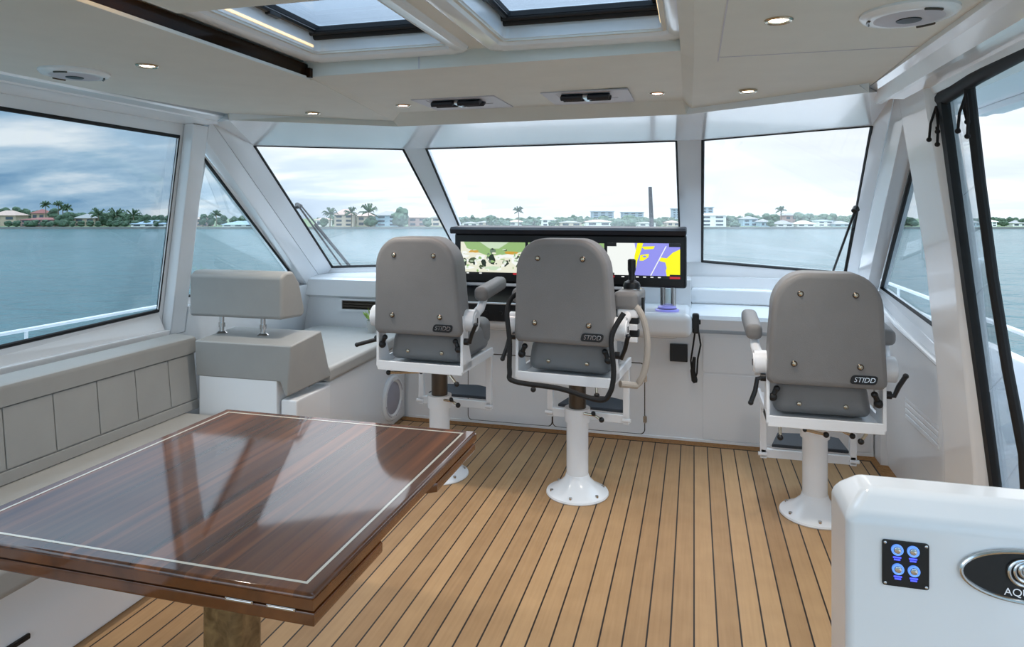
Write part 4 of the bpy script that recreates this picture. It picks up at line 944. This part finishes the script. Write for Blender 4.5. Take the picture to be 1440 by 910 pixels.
# ---- sea
SEA = -5.0
ez = Vector((0, 0, 1)); er = Vector((c_, s_, 0)); ed = Vector((-s_, c_, 0))
def water():
    m = bpy.data.materials.new('bay_water'); m.use_nodes = True; t = m.node_tree; b = t.nodes['Principled BSDF']; L = t.links.new
    g = t.nodes.new('ShaderNodeNewGeometry')
    b.inputs['Base Color'].default_value = S(54, 88, 94); b.inputs['Roughness'].default_value = .22; b.inputs['IOR'].default_value = 1.33
    n1 = t.nodes.new('ShaderNodeTexNoise'); n1.inputs['Scale'].default_value = .9; n1.inputs['Detail'].default_value = 5; n1.inputs['Roughness'].default_value = .62; L(g.outputs['Position'], n1.inputs['Vector'])
    n0 = t.nodes.new('ShaderNodeTexNoise'); n0.inputs['Scale'].default_value = .22; n0.inputs['Detail'].default_value = 4; n0.inputs['Distortion'].default_value = .8; L(g.outputs['Position'], n0.inputs['Vector'])
    mu = t.nodes.new('ShaderNodeMath'); mu.operation = 'MULTIPLY_ADD'; L(n0.outputs['Fac'], mu.inputs[0]); mu.inputs[1].default_value = 3.0; L(n1.outputs['Fac'], mu.inputs[2])
    bp = t.nodes.new('ShaderNodeBump'); bp.inputs['Strength'].default_value = 1; bp.inputs['Distance'].default_value = .55; L(mu.outputs[0], bp.inputs['Height']); L(bp.outputs[0], b.inputs['Normal'])
    n2 = t.nodes.new('ShaderNodeTexNoise'); n2.inputs['Scale'].default_value = .03; L(g.outputs['Position'], n2.inputs['Vector'])
    r = t.nodes.new('ShaderNodeValToRGB'); r.color_ramp.elements[0].color = S(50, 84, 90); r.color_ramp.elements[1].color = S(76, 112, 116); L(n2.outputs['Fac'], r.inputs[0]); L(r.outputs[0], b.inputs['Base Color'])
    return m
m = MB(); 
P = [er*-1500 + ed*-700, er*1500 + ed*-700, er*1500 + ed*300, er*-1500 + ed*300]
m.prism([Vector((v.x, v.y, SEA-1)) for v in P], (0, 0, 1)); o = m.build('sea', water()); o['kind'] = 'structure'; o['label'] = 'choppy teal bay water stretching to the far shore'
# ---- shore: 235 m off, seawall, bank, houses and trees, each where it stands
MS = {}
def sm(key, c, **k):
    if key not in MS: MS[key] = mat('shore_'+key, S(*c), .8, **k)
    return MS[key]
sm('wall', (120, 122, 118)); sm('grass', (110, 128, 92)); sm('tree', (62, 84, 62), var=.35, vscale=.5); sm('tree_hazed', (84, 106, 84), var=.3, vscale=.5); sm('palm', (66, 88, 62), var=.3, vscale=1)  # second tree green is paled, putting the haze ahead into its colour
sm('trunk', (120, 108, 92)); sm('glassd', (70, 82, 92)); sm('red', (140, 86, 80)); sm('tan', (176, 158, 138)); sm('peach', (206, 190, 172)); sm('white', (236, 236, 232)); sm('blue', (160, 184, 198)); sm('roofg', (150, 148, 146)); sm('roofp', (188, 160, 146)); sm('roofb', (150, 168, 184)); sm('pink', (180, 150, 142)); sm('slab', (150, 164, 178))
def at(px, py, d):            # a point of the frame at depth d, on the sea's side of things
    return shore(px, d, H + (HY-py)/F*d)
D0 = 236.0
m = MB(); a, b_ = shore(-500, D0), shore(1950, D0)
def slab(m, p, q, d0, d1, z0, z1):
    P = [p+ed*d0, q+ed*d0, q+ed*d1, p+ed*d1]; m.prism([Vector((v.x, v.y, z0)) for v in P], (0, 0, z1-z0))
slab(m, a, b_, 0, .5, SEA-.5, SEA+.75); struct('trim_17', m, MS['wall'])
m = MB(); slab(m, a, b_, .5, 240, SEA-.5, SEA+.7); struct('trim_18', m, MS['grass'])
GZ = SEA+.7
def house(px0, px1, ptop, proof, depth, wall, roof, label, storeys=2, group=None, hip=True):
    d = D0+depth; p = shore((px0+px1)/2, d); wd = (px1-px0)/F*d; zt = H+(HY-ptop)/F*d; zr = H+(HY-proof)/F*d
    L = thing('house', label, 'house', (p.x, p.y, GZ), yaw, group)
    h = zt-GZ; hr = zr-GZ; dp_ = min(12, max(5, wd*.7))
    m = MB(); m.b2(-wd/2, wd/2, 0, dp_, 0, h); m.build('wall', MS[wall], L)
    m = MB(); o_ = .5
    b = bmesh.new(); base = [b.verts.new(v) for v in ((-wd/2-o_, -o_, h), (wd/2+o_, -o_, h), (wd/2+o_, dp_+o_, h), (-wd/2-o_, dp_+o_, h))]
    ri = max(.2, wd/2-dp_/2) if hip else wd/2+o_
    if hr-h > .5:
        tp = [b.verts.new(v) for v in ((-ri, dp_/2, hr), (ri, dp_/2, hr))]
        for f in ((base[0], base[1], tp[1], tp[0]), (base[1], base[2], tp[1]), (base[2], base[3], tp[0], tp[1]), (base[3], base[0], tp[0]), tuple(reversed(base))): b.faces.new(f)
    else:
        tp = [b.verts.new(v.co+Vector((0, 0, max(.15, hr-h)))) for v in base]; b.faces.new(tp); b.faces.new(list(reversed(base)))
        for k in range(4): b.faces.new((base[k], base[(k+1) % 4], tp[(k+1) % 4], tp[k]))
    bmesh.ops.recalc_face_normals(b, faces=b.faces); m._merge(b); m.build('roof', MS[roof], L)
    nw = max(2, int(wd/3.2)); sh = h/storeys
    for s in range(storeys):
        for k in range(nw):
            x = -wd/2+(k+.5)*wd/nw; m = MB(); m.b2(x-wd/nw*.28, x+wd/nw*.28, -.08, .05, s*sh+sh*.25, s*sh+sh*.75); m.build('window', MS['glassd'], L)
    return L
house(-14, 22, 303, 296, 14, 'tan', 'roofp', 'tan two storey house at the left edge of the port window view')
house(44, 63, 300, 294, 24, 'tan', 'red', 'tan house with red hipped roof and tower on the far port shore')
house(28, 76, 309, 306, 6, 'pink', 'red', 'low pink waterside wing in front of the red-roofed tan house')
house(104, 134, 307, 301, 12, 'tan', 'roofg', 'tan house with grey roof behind rocks and trees in the port window view')
house(184, 234, 315, 310, 2, 'white', 'roofb', 'long low white boathouse with pale blue roof by the port window post', 1)
house(276, 292, 308, 302, 8, 'pink', 'roofp', 'pink house at the left edge of the triangular port window view')
house(312, 358, 316, 311, 3, 'white', 'roofb', 'long low blue-roofed boathouse seen through the triangular port window', 1)
house(444, 462, 309, 306, 9, 'white', 'roofp', 'small white house at the left of the port windshield view', 1)
house(470, 497, 302, 294, 6, 'peach', 'roofp', 'large peach villa with hipped tile roof in the port windshield view', 3)
house(502, 526, 304, 299, 9, 'peach', 'roofp', 'peach wing with tile roof joined to the right of the large peach villa')
house(528, 561, 303, 297, 7, 'blue', 'roofg', 'pale blue two storey house with grey roof left of the tallest round tree', 3)
house(574, 600, 306, 302, 8, 'pink', 'roofp', 'pale pink house between trees in the port windshield view')
house(606, 634, 306, 301, 10, 'peach', 'roofg', 'peach house beside the post of the port windshield pane')
for i, (x0, x1, t_, r_, dd, wl, rf, st_, lb) in enumerate([
  (650, 672, 314, 312, 12, 'white', 'roofg', 1, 'low white house furthest left in the centre windshield view'), (672, 690, 313, 311, 26, 'peach', 'roofg', 1, 'low peach house second from left in the centre windshield view'),
  (716, 736, 312, 309, 20, 'white', 'roofp', 1, 'low white house with pinkish roof below the lone tall palm'), (762, 781, 309, 305, 10, 'white', 'white', 2, 'white block house with flat roof in the centre windshield view'),
  (788, 818, 313, 311, 8, 'peach', 'roofg', 1, 'long low peach house right of the white block house'), (824, 860, 312, 309, 14, 'white', 'roofp', 1, 'long low white house below the grey apartment block'),
  (898, 922, 314, 312, 6, 'white', 'roofg', 1, 'low white house behind the whip antenna'), (938, 956, 313, 310, 12, 'peach', 'roofp', 1, 'low house at the right end of the centre windshield view'),
  (984, 1021, 303, 300, 6, 'white', 'white', 3, 'white three storey building at the left of the starboard windshield view'), (1045, 1066, 308, 304, 12, 'blue', 'roofg', 2, 'pale blue house among trees in the starboard windshield view'),
  (1070, 1082, 312, 308, 6, 'blue', 'roofg', 1, 'small blue house left of the two white gabled houses'), (1104, 1122, 303, 299, 30, 'pink', 'roofg', 2, 'pale house standing behind the white gabled houses'),
  (1092, 1116, 315, 310, 4, 'white', 'roofg', 1, 'white gabled boathouse, left of two in the starboard windshield view'), (1121, 1146, 315, 310, 4, 'white', 'peach', 1, 'white gabled boathouse, right of two in the starboard windshield view'),
  (1150, 1172, 311, 309, 10, 'white', 'roofb', 2, 'white house with blue roof right of the gabled boathouses'), (1172, 1198, 315, 311, 8, 'blue', 'roofg', 1, 'low blue house beside the starboard wiper'),
  (1366, 1378, 313, 310, 8, 'blue', 'roofg', 1, 'low blue house seen through the clear side curtain'), (1388, 1402, 312, 308, 8, 'white', 'white', 2, 'white house right of the dark curtain edge on the far shore'), (1424, 1446, 314, 310, 10, 'white', 'roofg', 1, 'white house at the right edge of the doorway view')]):
    house(x0, x1, t_, r_, dd, wl, rf, lb, st_)
house(833, 863, 298, 297, 150, 'slab', 'slab', 'distant grey apartment block, left one of the pair on the skyline', 4)
house(876, 905, 299, 298, 150, 'slab', 'slab', 'distant grey apartment block, right one of the pair on the skyline', 4)
house(946, 956, 294, 293, 150, 'slab', 'slab', 'distant narrow tower at the right end of the centre windshield view', 5)
house(986, 1003, 292, 291, 150, 'slab', 'slab', 'distant grey tower behind the white three storey building', 5)
def tree(px, ptop, wpx, depth, key, label, group):
    d = D0+depth; p = shore(px, d); zt = H+(HY-ptop)/F*d; wd = max(1.2, wpx/F*d); h = max(2.0, zt-GZ)
    L = thing('tree', label, 'tree', (p.x, p.y, GZ), 0, group)
    m = MB()
    for k in range(9):
        a = random.uniform(0, 6.283); rr = wd*.30*random.random()**.5; zz = h*random.uniform(.35, .8); m.ico((rr*math.cos(a), rr*math.sin(a), zz), wd*random.uniform(.16, .27), (1, 1, .95), 2, .16)
    m.ico((0, 0, h*.80), min(wd*.26, h*.2), sub=2, jit=.16); m.ico((0, 0, h*.35), wd*.4, (1, 1, min(1, .8*h/wd)), 2, .16); m.build('crown', MS[key], L, ang=20, wn=False)
    m = MB(); m.cyl((0, 0, 0), (0, 0, h*.5), wd*.04+.05, n=8); m.build('trunk', MS['trunk'], L)
def palm(px, ptop, depth, label, group, size=1.7, bushy=False):
    d = D0+depth; p = shore(px, d); h = H+(HY-ptop)/F*d-GZ
    L = thing('palm_tree', label, 'palm', (p.x, p.y, GZ), 0, group)
    m = MB(); m.tube([(0, 0, 0), (.15, 0, h*.5), (0, 0, h-size*.5)], [.22, .17, .14], 8); m.build('trunk', MS['trunk'], L)
    m = MB(); top = Vector((0, 0, h-size*.55))
    for k in range(20):
        a = k*2.399; el_ = random.uniform(-.5, 1.2); dv = Vector((math.cos(a)*math.cos(el_), math.sin(a)*math.cos(el_), math.sin(el_))); q = top+dv*size; q2 = q+Vector((dv.x, dv.y, -1))*size*.28
        m.tube([top, top+dv*size*.55, q, q2], [.08, .26, .22, .04], 5)
    m.build('fronds', MS['palm'], L)
gl = 'trees along the far port shore'
rnd = random.Random(3)
for px in range(-6, 244, 11): tree(px+rnd.uniform(-3, 3), rnd.uniform(297, 304) if px < 190 else rnd.uniform(303, 307), rnd.uniform(16, 24), rnd.uniform(26, 60), 'tree', 'dense dark green tree on the shore seen through the large port window', gl)
for px in range(-4, 236, 13):
    tree(px+rnd.uniform(-4, 4), rnd.uniform(309, 313), rnd.uniform(9, 15), rnd.uniform(2, 5), 'tree', 'dense dark green tree on the shore seen through the large port window', gl)
for px in range(650, 958, 10): tree(px+rnd.uniform(-3, 3), rnd.uniform(306, 311), rnd.uniform(12, 20), rnd.uniform(28, 70), 'tree_hazed', 'hazy grey-green tree in the line beyond the centre windshield', 'trees beyond the centre windshield')
for px in range(1020, 1212, 10): tree(px+rnd.uniform(-3, 3), rnd.uniform(302, 307), rnd.uniform(12, 20), rnd.uniform(34, 70), 'tree_hazed', 'hazy grey-green tree in the line beyond the starboard windshield pane', 'trees beyond the starboard windshield')
for px in range(448, 636, 12): tree(px+rnd.uniform(-3, 3), rnd.uniform(305, 309), rnd.uniform(12, 18), rnd.uniform(30, 60), 'tree_hazed', 'rounded grey-green tree between villas in the port windshield view', 'trees in the port windshield view')
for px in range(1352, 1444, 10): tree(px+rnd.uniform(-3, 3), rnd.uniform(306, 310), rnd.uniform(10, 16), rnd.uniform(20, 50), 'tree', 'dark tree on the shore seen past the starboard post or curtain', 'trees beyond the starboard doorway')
for px, pt, wd, dd in ((8, 291, 24, 24), (22, 289, 16, 26), (36, 293, 22, 30), (74, 297, 16, 20), (77, 291, 16, 14), (84, 302, 18, 8), (95, 298, 18, 9), (90, 308, 14, 4), (128, 298, 22, 24), (140, 296, 18, 16), (150, 299, 20, 14), (160, 300, 18, 12), (166, 306, 14, 8), (176, 303, 14, 18), (188, 303, 16, 22), (205, 305, 20, 30), (222, 304, 22, 32), (240, 304, 22, 32)):
    tree(px, pt, wd, dd, 'tree', 'dense dark green tree on the shore seen through the large port window', gl)
for px, pt in ((64, 285), (82, 285), (88, 289.5), (94.5, 289)): palm(px, pt, 22, 'tall slim palm rising over the trees beyond the large port window', 'slim palms on the port shore')
for px, pt in ((138, 296), (163, 295), (187, 297)): palm(px, pt, 10, 'bushy palm among the trees beyond the large port window', 'bushy palms on the port shore', 2.8)
for px, pt, wd, dd in ((285, 300, 12, 6), (296, 301, 14, 9), (312, 304, 18, 26), (330, 305, 16, 28), (345, 305, 18, 30), (356, 306, 16, 30)): tree(px, pt, wd, dd, 'tree', 'dark tree seen through the triangular port window', 'trees beyond the triangular window')
palm(304, 298, 20, 'palm seen through the triangular port window', None, 2)
for px, pt, wd, dd in ((455, 306, 14, 5), (466, 302, 14, 16), (521, 303, 20, 4), (562, 291, 26, 4), (566, 300, 20, 3), (556, 299, 16, 8), (544, 299, 12, 22), (590, 300, 9, 18), (601, 306, 14, 3), (612, 303, 12, 14), (626, 300, 14, 18)): tree(px, pt, wd, dd, 'tree_hazed', 'rounded grey-green tree between villas in the port windshield view', 'trees in the port windshield view')
for px, pt, sz in ((464, 295, 2.4), (494, 294, 2.2), (518, 291, 3.2)): palm(px, pt, 3, 'bushy palm beside the peach villa in the port windshield view', 'palms by the peach villa', sz)
for px, pt, wd, dd in ((655, 304, 16, 18), (664, 302, 10, 24), (690, 302, 16, 16), (700, 306, 16, 10), (716, 307, 14, 24), (745, 304, 18, 8), (754, 308, 14, 4), (742, 310, 20, 3), (786, 308, 16, 24), (806, 302, 14, 26), (800, 307, 18, 16), (826, 304, 16, 20), (852, 306, 26, 40), (872, 309, 16, 8), (884, 305, 26, 20), (900, 306, 24, 24), (925, 308, 18, 14), (936, 305, 18, 22), (945, 306, 14, 16), (866, 313, 18, 3), (886, 312, 22, 3), (712, 314, 16, 2), (776, 315, 12, 2)): tree(px, pt, wd, dd, 'tree_hazed', 'hazy grey-green tree in the line beyond the centre windshield', 'trees beyond the centre windshield')
palm(729, 293, 14, 'lone tall palm standing above the trees beyond the centre windshield', None, 1.9)
for px, pt, wd, dd in ((1024, 303, 12, 8), (1032, 304, 14, 18), (1040, 303, 12, 20), (1056, 300, 18, 24), (1076, 300, 18, 20), (1088, 301, 16, 20), (1100, 300, 14, 36), (1084, 310, 14, 3), (1128, 300, 22, 24), (1140, 300, 18, 26), (1155, 301, 20, 26), (1170, 300, 20, 24), (1186, 306, 16, 20), (1196, 304, 14, 12), (1034, 314, 16, 2)): tree(px, pt, wd, dd, 'tree_hazed', 'hazy grey-green tree in the line beyond the starboard windshield pane', 'trees beyond the starboard windshield')
palm(1098, 292, 14, 'lone tall palm standing above the trees beyond the starboard windshield', None, 1.7)
for px, pt, wd, dd in ((1266, 303, 20, 6), (1282, 306, 24, 8), (1356, 306, 20, 10), (1366, 305, 16, 14), (1380, 307, 18, 12), (1396, 305, 14, 12), (1412, 307, 14, 10), (1420, 305, 12, 14), (1436, 309, 16, 12)): tree(px, pt, wd, dd, 'tree', 'dark tree on the shore seen past the starboard post or curtain', 'trees beyond the starboard doorway')
